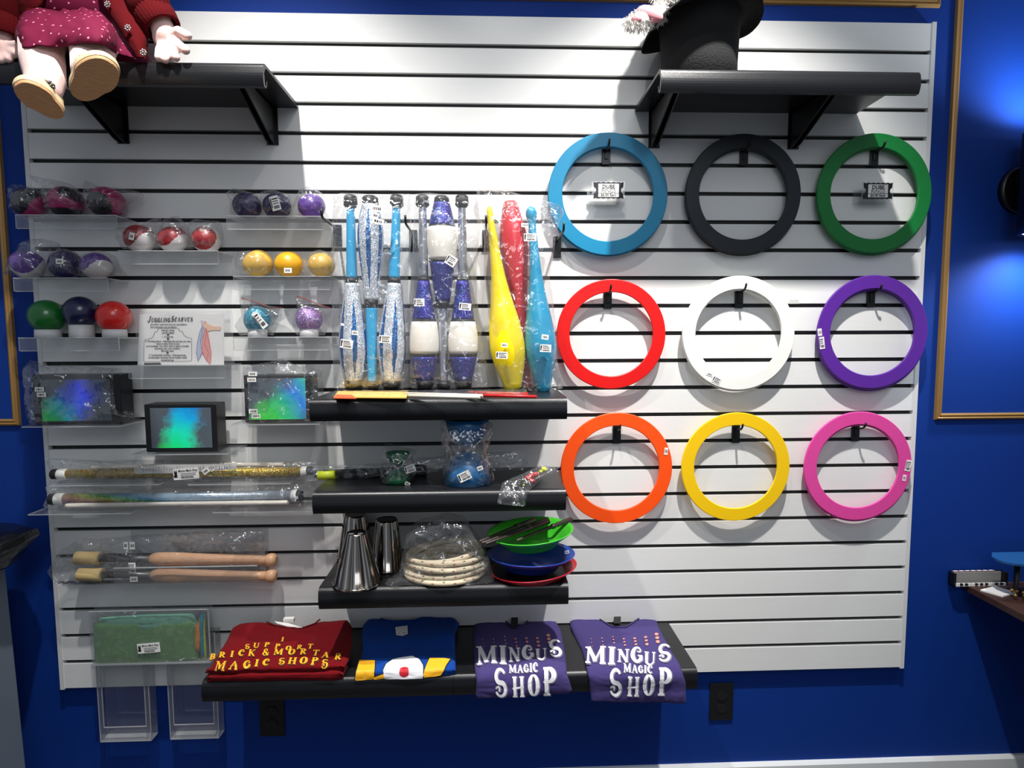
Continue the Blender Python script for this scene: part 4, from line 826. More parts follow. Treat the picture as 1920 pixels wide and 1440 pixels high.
clubB(828, 832, True, 'upside-down purple glitter club with white band, centre of the middle bag')
clubB(866, 869, False, 'purple glitter club with white band and silver handle, right in the middle bag')
def clubC(p0, p1, pr, m, label, y=YC): return club(p0, p1, y, [('club_body', m, pr)], label, 'one piece plastic clubs', 40)
cl = dict(rough=.3, coat=.2)
clubC((917, 388), (962, 729), [(388, 6), (391, 12), (398, 14), (408, 10), (430, 14), (480, 20), (520, 27), (560, 40), (600, 57), (640, 66), (660, 66), (690, 53), (718, 36), (727, 33), (729, 28)], mat('yellow_club_plastic', 'eed50a', **cl), 'smooth yellow plastic club leaning in the right bag')
clubC((956, 378), (990, 727), [(378, 22), (382, 28), (405, 37), (435, 50), (460, 55), (490, 50), (540, 38), (590, 26), (650, 19), (700, 17), (716, 19), (724, 22), (727, 18)], mat('red_club_plastic', 'c01c2c', **cl), 'upside-down smooth red plastic club behind the yellow one', YC + .048)
clubC((995, 387), (1020, 734), [(387, 3), (389, 14), (395, 23), (401, 25), (407, 21), (412, 13), (440, 15), (480, 19), (530, 27), (560, 36), (600, 50), (640, 59), (660, 58), (700, 41), (722, 27), (732, 26), (734, 20)], mat('turquoise_club_plastic', '1c92bb', **cl), 'smooth turquoise plastic club with ball knob, rightmost in the bags')
def clubbag(ol, y, label, st, amp=.006):
    b = thing('plastic_bag', P(sum(p[0] for p in ol) / len(ol), max(p[1] for p in ol), y), label, 'plastic bag', 'bags holding three clubs each')
    pillow(MB(), ol, y, .048, None, 140, 16, amp=amp, fr=11, seed=ol[0][0], power=.3, back=.04, zmin=Z1 + .001).build('film', FILM, b)
    for s_ in st: stick(b, s_[0], s_[1], y - .052, *s_[2:])
    return b
clubbag([(626, 366), (640, 362), (700, 364), (768, 362), (772, 420), (766, 520), (770, 640), (768, 728), (700, 732), (628, 729), (624, 640), (621, 520), (622, 420)], YC, 'clear bag holding three blue and silver clubs, left of the club bags',
        [(706, 391, 20, 12, -8), (704, 404, 12, 10, -15), (709, 415, 21, 10, -14), (650, 645, 23, 16, -8, 'shop', 'shop_sticker'), (666, 624, 12, 8, -5), (722, 636, 22, 14, -3, 'shop', 'shop_sticker')])
clubbag([(776, 364), (800, 362), (850, 366), (893, 364), (900, 430), (894, 500), (898, 600), (914, 690), (918, 726), (840, 732), (770, 728), (766, 640), (770, 520), (774, 430)], YC, 'clear bag holding three purple and white clubs, middle of the club bags',
        [(846, 489, 19, 18, -32, 'shop', 'shop_sticker'), (786, 567, 19, 14, 0, 'shop', 'shop_sticker'), (872, 575, 22, 13, -5, 'shop', 'shop_sticker')])
clubbag([(898, 346), (930, 352), (990, 368), (1050, 384), (1058, 398), (1044, 440), (1032, 520), (1040, 600), (1046, 680), (1056, 730), (1000, 737), (940, 732), (930, 700), (918, 600), (908, 500), (905, 420), (886, 400)], YC, 'clear bag holding yellow, red and turquoise clubs, right of the club bags',
        [(946, 647, 12, 8, -3), (941, 666, 22, 13, -2, 'shop', 'shop_sticker'), (984, 422, 13, 7, 0), (994, 445, 23, 14, 0, 'shop', 'shop_sticker'), (1022, 632, 13, 9, -8), (1023, 653, 21, 14, -3, 'shop', 'shop_sticker')], .007)
def peg_hook(bx, by, tx, ty, label):
    """long peg from groove plate at (bx, by), tip seen at (tx, ty)"""
    a = P(bx, by, 0); d = -.155; b = P(tx, ty, d); t = thing('display_hook', (a.x, 0, a.z - .03), label, 'hook', 'long hooks for the club bags')
    o = MB().box((a.x - .011, -.006, a.z - .045), (a.x + .011, -.0008, a.z + .012)).build('back_plate', BLACKM, t); bevel(o, .001)
    e = Vector((a.x, d + .012, a.z + .002)); MB().tube([(a.x, -.004, a.z), (a.x, -.02, a.z), e, (a.x, d + .004, a.z + .006), (a.x, d, a.z + .022)], .003, seg=10).build('peg', BLACKM, t)
peg_hook(633, 430, 588, 400, 'long black hook left of the blue and silver clubs')
peg_hook(775, 440, 757, 398, 'long black hook between the blue and the purple clubs')
peg_hook(912, 440, 912, 400, 'long black hook between the purple and the yellow clubs')
peg_hook(1044, 452, 1062, 402, 'long black hook right of the turquoise club')
# ---------------------------------------------------------------- flat packet and sticks on the club shelf
fp = thing('plate_stick_pack', P(700, 740, -.2), 'flat clear packet with orange and yellow card and red sticks, lying before the clubs', 'packet')
zs = Z1 + .003
def lay(pts, z): return [Q(x, y, z) for x, y in pts]
def slab(pts, z, h, m, name, parent, smooth=False, wav=0):
    lo = lay(pts, z); hi = [v + Vector((0, 0, h)) for v in lo]; n = len(pts)
    mb = MB().add(lo + hi, [tuple(range(n)), tuple(range(2 * n - 1, n - 1, -1))] + [(i, i + n, (i + 1) % n + n, (i + 1) % n) for i in range(n)], m, False); return mb.build(name, m, parent)
def flat_on(x0, x1, y0, y1, z): return (x0, y0, z), (x1, y1, z)
slab([(626, 746), (762, 747), (766, 737), (634, 735)], zs, .003, mat('yellow_print_card', 'e8c060', .4, var=.1, vscale=40), 'card', fp)
slab([(626, 747.5), (668, 748), (660, 742), (630, 741)], zs + .004, .002, mat('orange_print', 'd9582c', .5), 'card_print', fp)
for (xa, ya, xb, yb, m) in ((760, 738, 905, 742, mat('ivory_stick', 'ddd6c4', .4)), (766, 742, 900, 745, mat('ivory_stick', 'ddd6c4', .4)), (880, 736, 990, 739, mat('red_stick', 'b81a1e', .35)), (895, 741, 1006, 744, mat('red_stick', 'b81a1e', .35))):
    MB().lathe(Q(xa, ya, zs + .004), Q(xb, yb, zs + .004), [(0, .0038), (1, .0038)], seg=12).build('stick', m, fp)
a0, a1 = Q(620, 746, zs), Q(985, 736, zs); mb = MB(); nx, ny = 40, 6; vs = []
for j in range(ny + 1):
    for i in range(nx + 1):
        u, v = i / nx, j / ny; x = a0.x + (a1.x - a0.x) * u; y = -.238 + (.085) * v; vs.append((x, y, zs + .011 * math.sin(PI * v) ** .5 + .004 * abs(noise.noise(Vector((x * 40, y * 40, 3)))) + .0005))
mb.add(vs, [(j * (nx + 1) + i, j * (nx + 1) + i + 1, (j + 1) * (nx + 1) + i + 1, (j + 1) * (nx + 1) + i) for j in range(ny) for i in range(nx)]); mb.build('film', FILM, fp)
# ---------------------------------------------------------------- diabolos and sticks on the second shelf
def diabolo(cx, yt, yb, wt, wm, wb, y, m, label, bag, st, seed):
    z = Z2 + .001; b = P(cx, yb, y); b.z = z; s = 1 / pxm(y); H = (yb - yt) * s; t = thing('diabolo', b, label, 'diabolo', 'bagged diabolos')
    top = b + Vector((0, 0, H))
    def cup(p0, p1, w): return MB().lathe(p0, p1, [(0, .012), (.06, w * s * .18), (.3, w * s * .34), (.6, w * s * .44), (1, w * s * .5), (1.0, w * s * .46), (.62, w * s * .40), (.32, w * s * .29), (.12, w * s * .1)], seg=40)
    mid = b + Vector((0, 0, H * .52)); cup(mid - Vector((0, 0, .006)), b, wb).build('cup', m, t); cup(mid + Vector((0, 0, .006)), top, wt).build('cup', m, t)
    MB().lathe(mid - Vector((0, 0, .014)), mid + Vector((0, 0, .014)), [(0, .012), (.3, .006), (.7, .006), (1, .012)], seg=20).build('axle', mat('axle_metal', '9a9aa0', .25, .9), t)
    pillow(MB(), bag, y, wb * s * .52, None, 100, 14, amp=.006, fr=20, seed=seed, power=.45, zmin=z + .0003).build('plastic_bag', FILM, t)
    for q in st: stick(t, q[0], q[1], y - wb * s * .50, *q[2:])
    return t
diabolo(747, 858, 914, 46, 12, 50, -.155, mat('green_diabolo_rubber', '04603a', .35, coat=.2), 'small green diabolo in a crumpled clear bag on the middle shelf', [(722, 832), (745, 836), (785, 842), (776, 858), (780, 885), (770, 905), (750, 919), (722, 917), (712, 895), (718, 870), (716, 850)], [(769, 879, 20, 14, 18, 'shop', 'shop_sticker'), (764, 907, 10, 7, -25)], 61)
diabolo(877, 794, 915, 84, 14, 92, -.165, mat('blue_diabolo_rubber', '085c90', .35, coat=.2), 'large blue diabolo in a crumpled clear bag on the middle shelf', [(828, 780), (870, 778), (900, 784), (925, 795), (922, 820), (914, 845), (924, 870), (928, 900), (918, 918), (870, 923), (832, 916), (825, 890), (832, 860), (828, 830), (824, 800)], [(871, 893, 24, 17, 25, 'shop', 'shop_sticker'), (900, 878, 11, 8, 20)], 62)
hs = thing('hand_sticks', P(700, 893, -.10), 'black diabolo hand sticks with yellow label in a long clear bag', 'hand sticks')
zq = Z2 + .012
for yy, rr in ((891, .0058), (883, .0050)):
    a = P(606, yy + 2, -.10); b = P(800, yy - 6, -.08); MB().lathe(a, b, [(0, .004), (.02, rr), (.72, rr * 1.1), (.76, rr * 1.9), (.96, rr * 2), (1, rr * 1.2)], seg=18).build('stick', mat('black_stick_plastic', '0b0b0d', .3), hs)
a = P(597, 892, -.112); MB().lathe(P(597, 892, -.10), P(630, 890, -.10), [(0, .0125), (1, .0125)], seg=24).build('yellow_label', mat('lime_label', 'c2cf2e', .5), hs)
MB().lathe(P(578, 889, -.10), P(600, 891, -.10), [(0, .006), (.5, .0045), (.55, .008), (1, .007)], seg=18).build('tip', mat('chrome_tip', 'c0c0c4', .15, 1), hs)
pillow(MB(), [(566, 876), (600, 872), (620, 876), (720, 868), (850, 852), (975, 846), (990, 870), (985, 880), (860, 884), (720, 896), (600, 904), (575, 903), (562, 892)], -.095, .016, None, 120, 6, amp=.005, fr=22, seed=63, power=.4).build('plastic_bag', FILM, hs)
pp = thing('novelty_packet', P(980, 940, -.245), 'small crumpled clear packet with black, red and lime pieces hanging over the shelf edge', 'packet')
W_ = lambda x, y, d: P(x, y, -.262 + (940 - y) / 940 * .9 * 0 + (max(0, 930 - y)) * .0011 - d)
m = MB(); 
for (x, y, rr, mm) in ((965, 908, 9, 'b'), (974, 904, 9, 'b'), (983, 908, 7, 'b'), (990, 897, 7, 'r'), (998, 902, 6, 'r'), (1004, 890, 7, 'r'), (996, 892, 6, 'r'), (962, 905, 3.5, 'g'), (982, 909, 3.5, 'g'), (1020, 880, 6, 'g'), (1014, 884, 4, 'g')):
    s = 1 / pxm(-.25); MB().ball(W_(x, y, .004), (rr * s, .006, rr * s * .8), None, 16, 10).build({'b': 'black_bead', 'r': 'red_bead', 'g': 'lime_bead'}[mm], mat({'b': 'packet_black', 'r': 'packet_red', 'g': 'packet_lime'}[mm], {'b': '151515', 'r': 'a8302c', 'g': 'c8d040'}[mm], .4), pp)
ol = resample([(942, 905), (960, 896), (985, 886), (1010, 872), (1052, 876), (1036, 886), (1010, 902), (990, 922), (984, 950), (932, 945), (936, 925)], 60); cn = (982, 905)
mb = MB(); vs = []; R_ = 8
for sd in (0, 1):
    for j in range(R_ + 1):
        for k_ in range(60):
            u = j / R_; x = cn[0] + (ol[k_][0] - cn[0]) * u; y = cn[1] + (ol[k_][1] - cn[1]) * u; q = W_(x, y, (.0135 if sd == 0 else -.006) * (1 - u ** 3) + .002); q.y += noise.noise(q * 45) * .004 * (1 if u < 1 else 0); vs.append(q)
fs = []
for sd in (0, 1):
    o = sd * (R_ + 1) * 60
    for j in range(R_):
        for k_ in range(60): f = (o + j * 60 + k_, o + j * 60 + (k_ + 1) % 60, o + (j + 1) * 60 + (k_ + 1) % 60, o + (j + 1) * 60 + k_); fs.append(f if sd == 0 else f[::-1])
mb.add(vs, fs); mb.build('plastic_bag', FILM, pp)
# ---------------------------------------------------------------- third shelf: shaker cups
def reflection_streaks():
    m = mat('steel_painted_reflections', 'b9b4ac', .14, 1); nt = m.node_tree; b = nt.nodes['Principled BSDF']; L = nt.links.new
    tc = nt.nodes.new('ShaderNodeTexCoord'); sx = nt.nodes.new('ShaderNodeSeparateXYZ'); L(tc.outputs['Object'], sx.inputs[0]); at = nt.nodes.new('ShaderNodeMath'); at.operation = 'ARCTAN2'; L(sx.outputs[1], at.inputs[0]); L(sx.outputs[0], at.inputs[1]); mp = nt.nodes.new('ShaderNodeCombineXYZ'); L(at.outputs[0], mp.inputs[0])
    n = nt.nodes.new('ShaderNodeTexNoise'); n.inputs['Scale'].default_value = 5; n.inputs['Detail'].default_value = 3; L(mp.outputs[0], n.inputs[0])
    cr = nt.nodes.new('ShaderNodeValToRGB'); E = cr.color_ramp.elements; E[0].position = .40; E[0].color = (.05, .042, .035, 1); E[1].position = .60; E[1].color = (.85, .82, .78, 1); e = E.new(.5); e.color = (.32, .28, .25, 1)  # dark and bright reflections painted into the steel's base colour
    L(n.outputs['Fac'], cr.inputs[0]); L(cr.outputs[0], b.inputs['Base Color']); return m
CH = reflection_streaks(); mat('polished_steel', 'b9b4ac', .12, 1, bump=.5, bscale=30, stretch=(5, 5, .12), var=.75, vscale=34)
def cup(cx, ybase, ytop, wb, wt, label, extra=False):
    b = Q(cx, ybase, Z3 + .001); s = (b.y - CAMP.y) / FPX; rb = wb * s / 2; b = b + Vector((0, rb * .55, 0)); s = (b.y - CAMP.y) / FPX; rb = wb * s / 2; rt = wt * s / 2
    H = (P(cx, ytop, b.y).z - b.z) ; t = thing('steel_cup', b, label, 'metal cup', 'upturned steel juggling cups')
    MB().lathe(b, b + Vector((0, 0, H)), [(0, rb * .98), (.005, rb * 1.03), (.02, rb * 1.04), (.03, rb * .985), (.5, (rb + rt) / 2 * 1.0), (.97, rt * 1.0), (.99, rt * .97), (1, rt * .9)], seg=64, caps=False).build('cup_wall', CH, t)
    MB().lathe(b + Vector((0, 0, H * .985)), b + Vector((0, 0, H * .99)), [(0, rt * .93), (1, rt * .93)], seg=40).build('cup_bottom', mat('dark_steel_base', '3a3634', .3, .9), t)
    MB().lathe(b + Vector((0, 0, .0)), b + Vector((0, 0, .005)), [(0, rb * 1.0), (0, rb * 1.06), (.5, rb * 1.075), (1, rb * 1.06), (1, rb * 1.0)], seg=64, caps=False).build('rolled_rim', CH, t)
    if extra:
        for dx in (-.01, .012): MB().box((b.x + dx - .006, b.y - rt * .5, b.z + H * .99), (b.x + dx + .006, b.y - rt * .5 + .009, b.z + H * .99 + .0006)).build('price_sticker', WHITE, t)
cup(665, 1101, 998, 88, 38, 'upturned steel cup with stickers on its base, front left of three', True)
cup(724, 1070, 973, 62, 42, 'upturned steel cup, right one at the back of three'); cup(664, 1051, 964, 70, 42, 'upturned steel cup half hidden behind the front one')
# ---------------------------------------------------------------- rope coil in its bag
rp = thing('rope_coil', Q(838, 1085, Z3), 'coiled cream rope flecked with red and black in a clear bag', 'rope')
c0 = Q(836, 1090, Z3); c0.y = -.165; c0 = Vector((P(836, 1075, -.165).x, -.165, Z3))
ROPE = mat('cream_braided_rope', 'cdbfa4', .85, bump=.5, bscale=900, var=.12, vscale=500)
for i, (rx, ry, z, dx, dy, tl) in enumerate(((.098, .078, .009, 0, -.006, 0), (.101, .080, .020, .002, 0, .1), (.092, .072, .023, -.002, .004, -.1), (.097, .078, .034, .0, 0, .08), (.089, .070, .038, .003, .006, .2), (.095, .074, .048, -.001, .002, -.05), (.085, .066, .053, 0, .004, .3))):
    pts = []; n = 72
    for k in range(n): a = 2 * PI * k / n; pts.append(c0 + Vector((dx + rx * math.cos(a) + .002 * math.sin(3 * a + i), dy + ry * math.sin(a) + .002 * math.cos(2 * a + i * 2), z + .006 * math.sin(a + i * 1.3) * (tl * 6 if tl else .3) + max(0, math.sin(a)) * .006)))
    pts = [Vector((p.x, p.y, max(Z3 + .0075, p.z))) for p in pts]
    MB().tube(pts, .0068, seg=12, closed=True).build('rope_turn', ROPE, rp)
    m = MB()
    for k in range(0, n, 3):
        p = pts[k]; d = (pts[(k + 1) % n] - pts[k - 1]).normalized(); out = Vector((p.x - c0.x, p.y - c0.y, 0)).normalized(); nrm = (Vector((0, -.75, .6)) + out * .3).normalized(); nrm = (nrm - d * nrm.dot(d)).normalized(); sd = d.cross(nrm); o_ = p + nrm * .0069 + sd * (.002 if k % 2 else -.002)
        m.add([o_ - d * .004, o_ - sd * .0013, o_ + d * .004, o_ + sd * .0013], [(0, 1, 2, 3)], mat('red_fleck', '8c3236', .8) if k % 2 else mat('black_fleck', '2c2826', .8), False)
    m.build('coloured_flecks', None, rp)
pillow(MB(), [(722, 1106), (742, 1082), (758, 1040), (762, 1000), (790, 982), (832, 974), (868, 978), (890, 1010), (918, 1048), (926, 1080), (924, 1106), (860, 1106), (800, 1105)], -.228, .020, None, 120, 14, amp=.008, fr=16, seed=71, power=.35, back=.15, zmin=Z3 + .001).build('plastic_bag', FILM, rp)
# ---------------------------------------------------------------- spinning plates
def plate(cx, cyr, w, z0, hx, nm, label, tilt, st=None, y=-.165):
    """rim centre at photo (cx, cyr), rim width w"""
    c = P(cx, cyr, y); R = w / pxm(y) / 2; t = thing('spinning_plate', (c.x, y, z0), label, 'spinning plate', 'stacked spinning plates'); M_ = Matrix.Translation(c) @ Euler((math.radians(tilt[0]), math.radians(tilt[1]), 0)).to_matrix().to_4x4()
    d = .036; up = M_.to_3x3() @ Vector((0, 0, 1)); base = c - up * d
    pr = [(0, .0), (0, R * .60), (-.0, R * .62), (.30, R * .66), (.36, R * .72), (.8, R * .93), (.95, R * .99), (1, R), (1.03, R * .985), (.86, R * .91), (.42, R * .70), (.10, R * .58), (.08, R * .2), (.28, R * .07), (.30, .0)]
    MB().lathe(base, c, pr, seg=72, caps=False).build('plate_body', mat(nm, hx, .32, coat=.2), t)
    if st: stick(t, *st)
    return t
plate(1000, 1062, 168, Z3, 'b01424', 'red_plate_plastic', 'red spinning plate at the bottom of the stack', (-3, -5)); plate(996, 1036, 168, Z3 + .03, '153c9c', 'blue_plate_plastic', 'blue spinning plate in the middle of the stack', (-3, 0), (1063, 1035, -.20, 9, 6, 10))
plate(994, 994, 166, Z3 + .06, '3fb82c', 'green_plate_plastic', 'bright green spinning plate on top of the stack', (0, -4))
DS = mat('dark_brown_stick', '2c2220', .4)
for i, (xa, ya, xb, yb, ya_, yb_) in enumerate(((898, 1016, 1002, 974, -.245, -.12), (902, 1019, 1028, 974, -.255, -.13), (910, 1020, 1030, 978, -.265, -.14), (968, 1014, 1072, 973, -.235, -.12))):
    a = P(xa, ya, ya_); b = P(xb, yb, yb_)
    t = MB().lathe(a, b, [(0, .002), (.02, .0036), (.3, .0042), (.62, .0048), (.63, .0068), (.67, .0068), (.68, .0052), (.72, .006), (.98, .0062), (1, .0045)], seg=16).build('plate_stick', DS)
    tag(t, ['dark plate spinning stick at the back of the bundle on the green plate', 'dark plate spinning stick in the middle of the left bundle', 'dark plate spinning stick at the front of the left bundle', 'brown plate spinning stick lying alone on right of green plate'][i], 'stick', 'plate spinning sticks')
# ================================================================ FOLDED T-SHIRTS
def drape(z, edge=-.236, r=.022, drop=.12, tilt=0.0):
    pr = [(-.0, z + tilt)]
    for i in range(1, 20): pr.append((edge * i / 20, z + tilt * (1 - i / 20)))
    for i in range(9): a = math.radians(90 + 90 * i / 8); pr.append((edge + r * math.cos(a), z - r + r * math.sin(a)))
    pr.append((edge - r, z - drop))
    def S(px, py, off=0.0):
        d = ray(px, py); best = None
        for (y0, z0), (y1, z1) in zip(pr[:-1], pr[1:]):
            ey, ez = y1 - y0, z1 - z0; det = d.y * (-ez) + ey * d.z
            if abs(det) < 1e-9: continue
            t = ((y0 - CAMP.y) * (-ez) + ey * (z0 - CAMP.z)) / det; s = (d.y * (z0 - CAMP.z) - d.z * (y0 - CAMP.y)) / det
            if -.001 <= s <= 1.001 and t > 0 and (best is None or t < best[0]): best = (t, ey, ez)
        if best is None:
            if py > 1200: t = (edge - r - CAMP.y) / d.y; best = (t, 0, -1)
            else: t = (z + tilt - CAMP.z) / d.z; q = CAMP + d * t; best = (t, -1, 0)
        p = CAMP + d * best[0]; l = math.hypot(best[1], best[2]); n = Vector((0, best[2] / l, -best[1] / l)); return p + n * off
    return S
def wob(x, y, seed, amp):
    wv = Vector((x * .02 + seed, y * .035, seed)); return amp * noise.noise(wv) * 1.6 + amp * .6 * abs(noise.noise(wv * 2.7))
def shirt(name, m, left, right, S, thick, label, rows_=80, cols=56, amp=.0022, seed=0, neck=None, layers=1, group=None):
    """left/right: outline polylines top->bottom in the photo frame; the cloth lies on surface S"""
    def at(pl, t):
        y0, y1 = pl[0][1], pl[-1][1]; y = y0 + (y1 - y0) * t
        for a, b in zip(pl[:-1], pl[1:]):
            if y <= b[1] + 1e-6: u = (y - a[1]) / max(1e-6, b[1] - a[1]); return a[0] + (b[0] - a[0]) * u, y
        return pl[-1]
    t_ = thing(name, S((left[0][0] + right[0][0]) / 2, (left[0][1] + left[-1][1]) / 2), label, 'T-shirt', group); mb = MB(); top = []; bot = []
    for j in range(rows_ + 1):
        v = j / rows_; a = at(left, v); b = at(right, v)
        for i in range(cols + 1):
            u = i / cols; x = a[0] + (b[0] - a[0]) * u; y = a[1] + (b[1] - a[1]) * u
            if neck and v < .5: y += neck[1] * math.exp(-((x - neck[0]) / neck[2]) ** 4) * (1 - v * 2)
            e = min(1, 14 * min(u, 1 - u)) ** .5 * min(1, 10 * min(v + .02, 1 - v + .02)) ** .5
            wv = Vector((x * .02 + seed, y * .035, seed)); h = -thick * .6 * (1 - e) + wob(x, y, seed, amp)
            top.append(S(x, y, h)); bot.append(S(x, y, -thick))
    n = (cols + 1); N = len(top); idx = lambda j, i: j * n + i; fs = []
    for j in range(rows_):
        for i in range(cols): fs.append((idx(j, i), idx(j + 1, i), idx(j + 1, i + 1), idx(j, i + 1))); fs.append((N + idx(j, i), N + idx(j, i + 1), N + idx(j + 1, i + 1), N + idx(j + 1, i)))
    for j in range(rows_): fs.append((idx(j, 0), N + idx(j, 0), N + idx(j + 1, 0), idx(j + 1, 0))); fs.append((idx(j, cols), idx(j + 1, cols), N + idx(j + 1, cols), N + idx(j, cols)))
    for i in range(cols): fs.append((idx(0, i), idx(0, i + 1), N + idx(0, i + 1), N + idx(0, i))); fs.append((idx(rows_, i), N + idx(rows_, i), N + idx(rows_, i + 1), idx(rows_, i + 1)))
    mb.add(top + bot, fs); mb.build('folded_cloth', m, t_); return t_
def tube_on(S, pts, r, m, name, parent, off=.003): return MB().tube([S(x, y, off) for x, y in pts], r, m, seg=8).build(name, m, parent)
CL = dict(rough=.95, spec=.15, sheen=.03, bump=.35, bscale=900)
MAR = mat('maroon_cotton', '6c0710', **CL); ROY = mat('royal_blue_cotton', '0a3f92', **CL); PUR = mat('purple_heather_cotton', '443a6e', var=.1, vscale=300, **CL)
YP = mat('yellow_shirt_print', 'efae1c', .6); WP = mat('white_shirt_print', 'e6e6ea', .6); RP = mat('red_shirt_print', 'c01a28', .6); BP = mat('dark_outline_print', '14142a', .7); OR = mat('salmon_dot_print', 'd08c7c', .6); SH_ = mat('violet_grey_print', '6c6884', .7); BR = mat('brown_outline_print', '5a2a1a', .7)
# maroon stack: lower shirt under the one on top
zt = ZT + .002
S0 = drape(zt + .015, edge=-.25, r=.004); lo = shirt('folded_t_shirt', MAR, [(452, 1190), (400, 1240), (384, 1272), (386, 1280)], [(650, 1186), (652, 1240), (640, 1264), (634, 1278)], S0, .016, 'maroon T-shirt at the bottom of the stack, mostly hidden under the printed one', seed=5, group='folded shirts on the bottom shelves')
S1 = drape(zt + .030, edge=-.245, r=.004, tilt=.022)
mar = shirt('folded_t_shirt', MAR, [(448, 1166), (436, 1172), (424, 1196), (404, 1232), (385, 1258), (380, 1266)], [(652, 1160), (660, 1172), (660, 1200), (654, 1230), (641, 1254), (638, 1262)], S1, .012, 'maroon T-shirt with yellow letters about brick and mortar magic shops, top of stack', seed=2, neck=(548, 12, 42), amp=.003, group='folded shirts on the bottom shelves')
off = .0032; F = lambda x, y: S1(x, y, off + wob(x, y, 2, .003))
def cword(mb, s, xs, base, h, ws, surf, m, dw=.01, sh=.25, under=None):
    for ch, x, y in zip(s, xs, base):
        if ch == ' ': continue
        w_ = GL[ch][0] * h * ws
        if under: glyph(mb, ch, lambda u, v, x=x, y=y, w_=w_: S1(x - w_ / 2 + u * h * ws + v * h * sh + .6, y - v * h + .7, off - .0018 + wob(x, y, 2, .003)), under, dw + .035)
        glyph(mb, ch, lambda u, v, x=x, y=y, w_=w_: surf(x - w_ / 2 + u * h * ws + v * h * sh, y - v * h), m, dw)
pm = MB(); T_ = dict(surf=F, m=YP, under=BR)
cword(pm, 'I', [529], [1204], 7.5, 1.9, **T_)
cword(pm, 'SUPPORT', [463, 480, 500, 520, 540, 561, 581], [1220, 1218, 1216, 1218, 1221, 1220, 1219], 8.6, 1.8, **T_)
cword(pm, 'BRICK&MORTAR', [398, 416, 434, 452, 471, 498, 521, 546, 568, 591, 609, 633], [1239, 1236, 1234, 1232, 1232, 1231, 1230, 1230, 1230, 1232, 1236, 1239], 11, 1.7, **T_)
cword(pm, 'MAGICSHOPS', [413, 438, 462, 480, 498, 527, 547, 568, 589, 608], [1256, 1255, 1253, 1251, 1250, 1249, 1248, 1248, 1249, 1252], 12.5, 1.7, **T_)
pm.build('printed_lettering', YP, mar)
k = MB(); q = [(512, 1164), (540, 1166), (568, 1177), (564, 1180), (540, 1172), (516, 1168)]
k.add([S1(x, y, .003) for x, y in [(514, 1166.5), (540, 1170), (568, 1178.5), (558, 1179), (534, 1175), (520, 1171)]], [tuple(range(6))[::-1]], WHITE, False); k.box(S1(531, 1168, 0), S1(553, 1163, .004) + Vector((0, .001, .006)), WHITE); k.build('size_label', WHITE, mar)
tube_on(S1, [(500, 1167), (515, 1173), (540, 1178), (570, 1177), (590, 1170), (600, 1162)], .0022, MAR, 'collar', mar, .001)
# blue shirt
S2 = drape(zt + .014, edge=-.245, r=.004, tilt=.018)
blu = shirt('folded_t_shirt', ROY, [(690, 1158), (680, 1168), (678, 1190), (680, 1210), (672, 1245), (666, 1272), (668, 1275)], [(850, 1152), (861, 1162), (853, 1180), (853, 1205), (854, 1240), (854, 1262), (852, 1268)], S2, .014, 'royal blue T-shirt with yellow, white and red shapes printed at its fold', seed=9, neck=(752, 6, 36), amp=.004, group='folded shirts on the bottom shelves')
pb_ = MB(); SW = lambda x, y, o: S2(x, y, o + wob(x, y, 9, .004)); O2 = .0024
def shape(pts, m, o, n=1):
    pb_.add([S2(x, y, o) for x, y in pts], [tuple(range(len(pts)))[::-1]], m, False)
def strip(pts, m, o=O2):
    """polygon cut into bands so that it follows the cloth"""
    ys = sorted(set([p[1] for p in pts])); y0, y1 = min(ys), max(ys); n = max(3, int((y1 - y0) / 1.3))
    def span(y):
        xs_ = []
        for (xa, ya), (xb, yb) in zip(pts, pts[1:] + pts[:1]):
            if (ya - y) * (yb - y) < 0 or (ya == y and yb != y): xs_.append(xa + (xb - xa) * (y - ya) / (yb - ya))
        return (min(xs_), max(xs_)) if len(xs_) >= 2 else None
    R_ = []
    for i in range(n + 1): y = y0 + .05 + (y1 - y0 - .1) * i / n; sp_ = span(y); R_.append((y, sp_)) if sp_ else None
    for (ya, a), (yb, b) in zip(R_[:-1], R_[1:]):
        K = 6
        for q in range(K): u0, u1 = q / K, (q + 1) / K; pb_.add([SW(a[0] + (a[1] - a[0]) * u0, ya, o), SW(b[0] + (b[1] - b[0]) * u0, yb, o), SW(b[0] + (b[1] - b[0]) * u1, yb, o), SW(a[0] + (a[1] - a[0]) * u1, ya, o)], [(0, 1, 2, 3)], m, False)
def grow(pts, d): cx = sum(p[0] for p in pts) / len(pts); cy = sum(p[1] for p in pts) / len(pts); return [(x + (d if x > cx else -d), y + (d * .8 if y > cy else -d * .8)) for x, y in pts]
Lf = [(674, 1238), (703, 1240), (702, 1265), (702, 1272), (668, 1274), (666, 1270)]; Lf2 = [(702, 1268), (720, 1262), (722, 1270.5), (702, 1273)]; Rt = [(806, 1236), (845, 1238), (826, 1266), (796, 1268), (794, 1262)]
dome = [(722, 1272), (719, 1258), (724, 1246), (736, 1238), (752, 1234.5), (774, 1234), (786, 1240), (793, 1250), (794, 1266), (793, 1269.5)]
for g_ in (Lf, Lf2, Rt, dome): strip(grow(g_, 1.7), BP, O2 - .0008)
for g_ in (Lf, Lf2, Rt): strip(g_, YP, O2 + .0006)
strip(dome, WP, O2 + .0006); strip([(758 + 9 * math.cos(a), 1259.5 + 7 * math.sin(a)) for a in [2 * PI * i / 20 for i in range(20)]], RP, O2 + .0013)
pb_.build('printed_shapes', YP, blu)
k = MB(); k.add([SW(x, y, .002) for x, y in [(741, 1177), (764, 1174), (765, 1190), (755, 1194), (743, 1192)]], [tuple(range(5))[::-1]], WHITE, False)
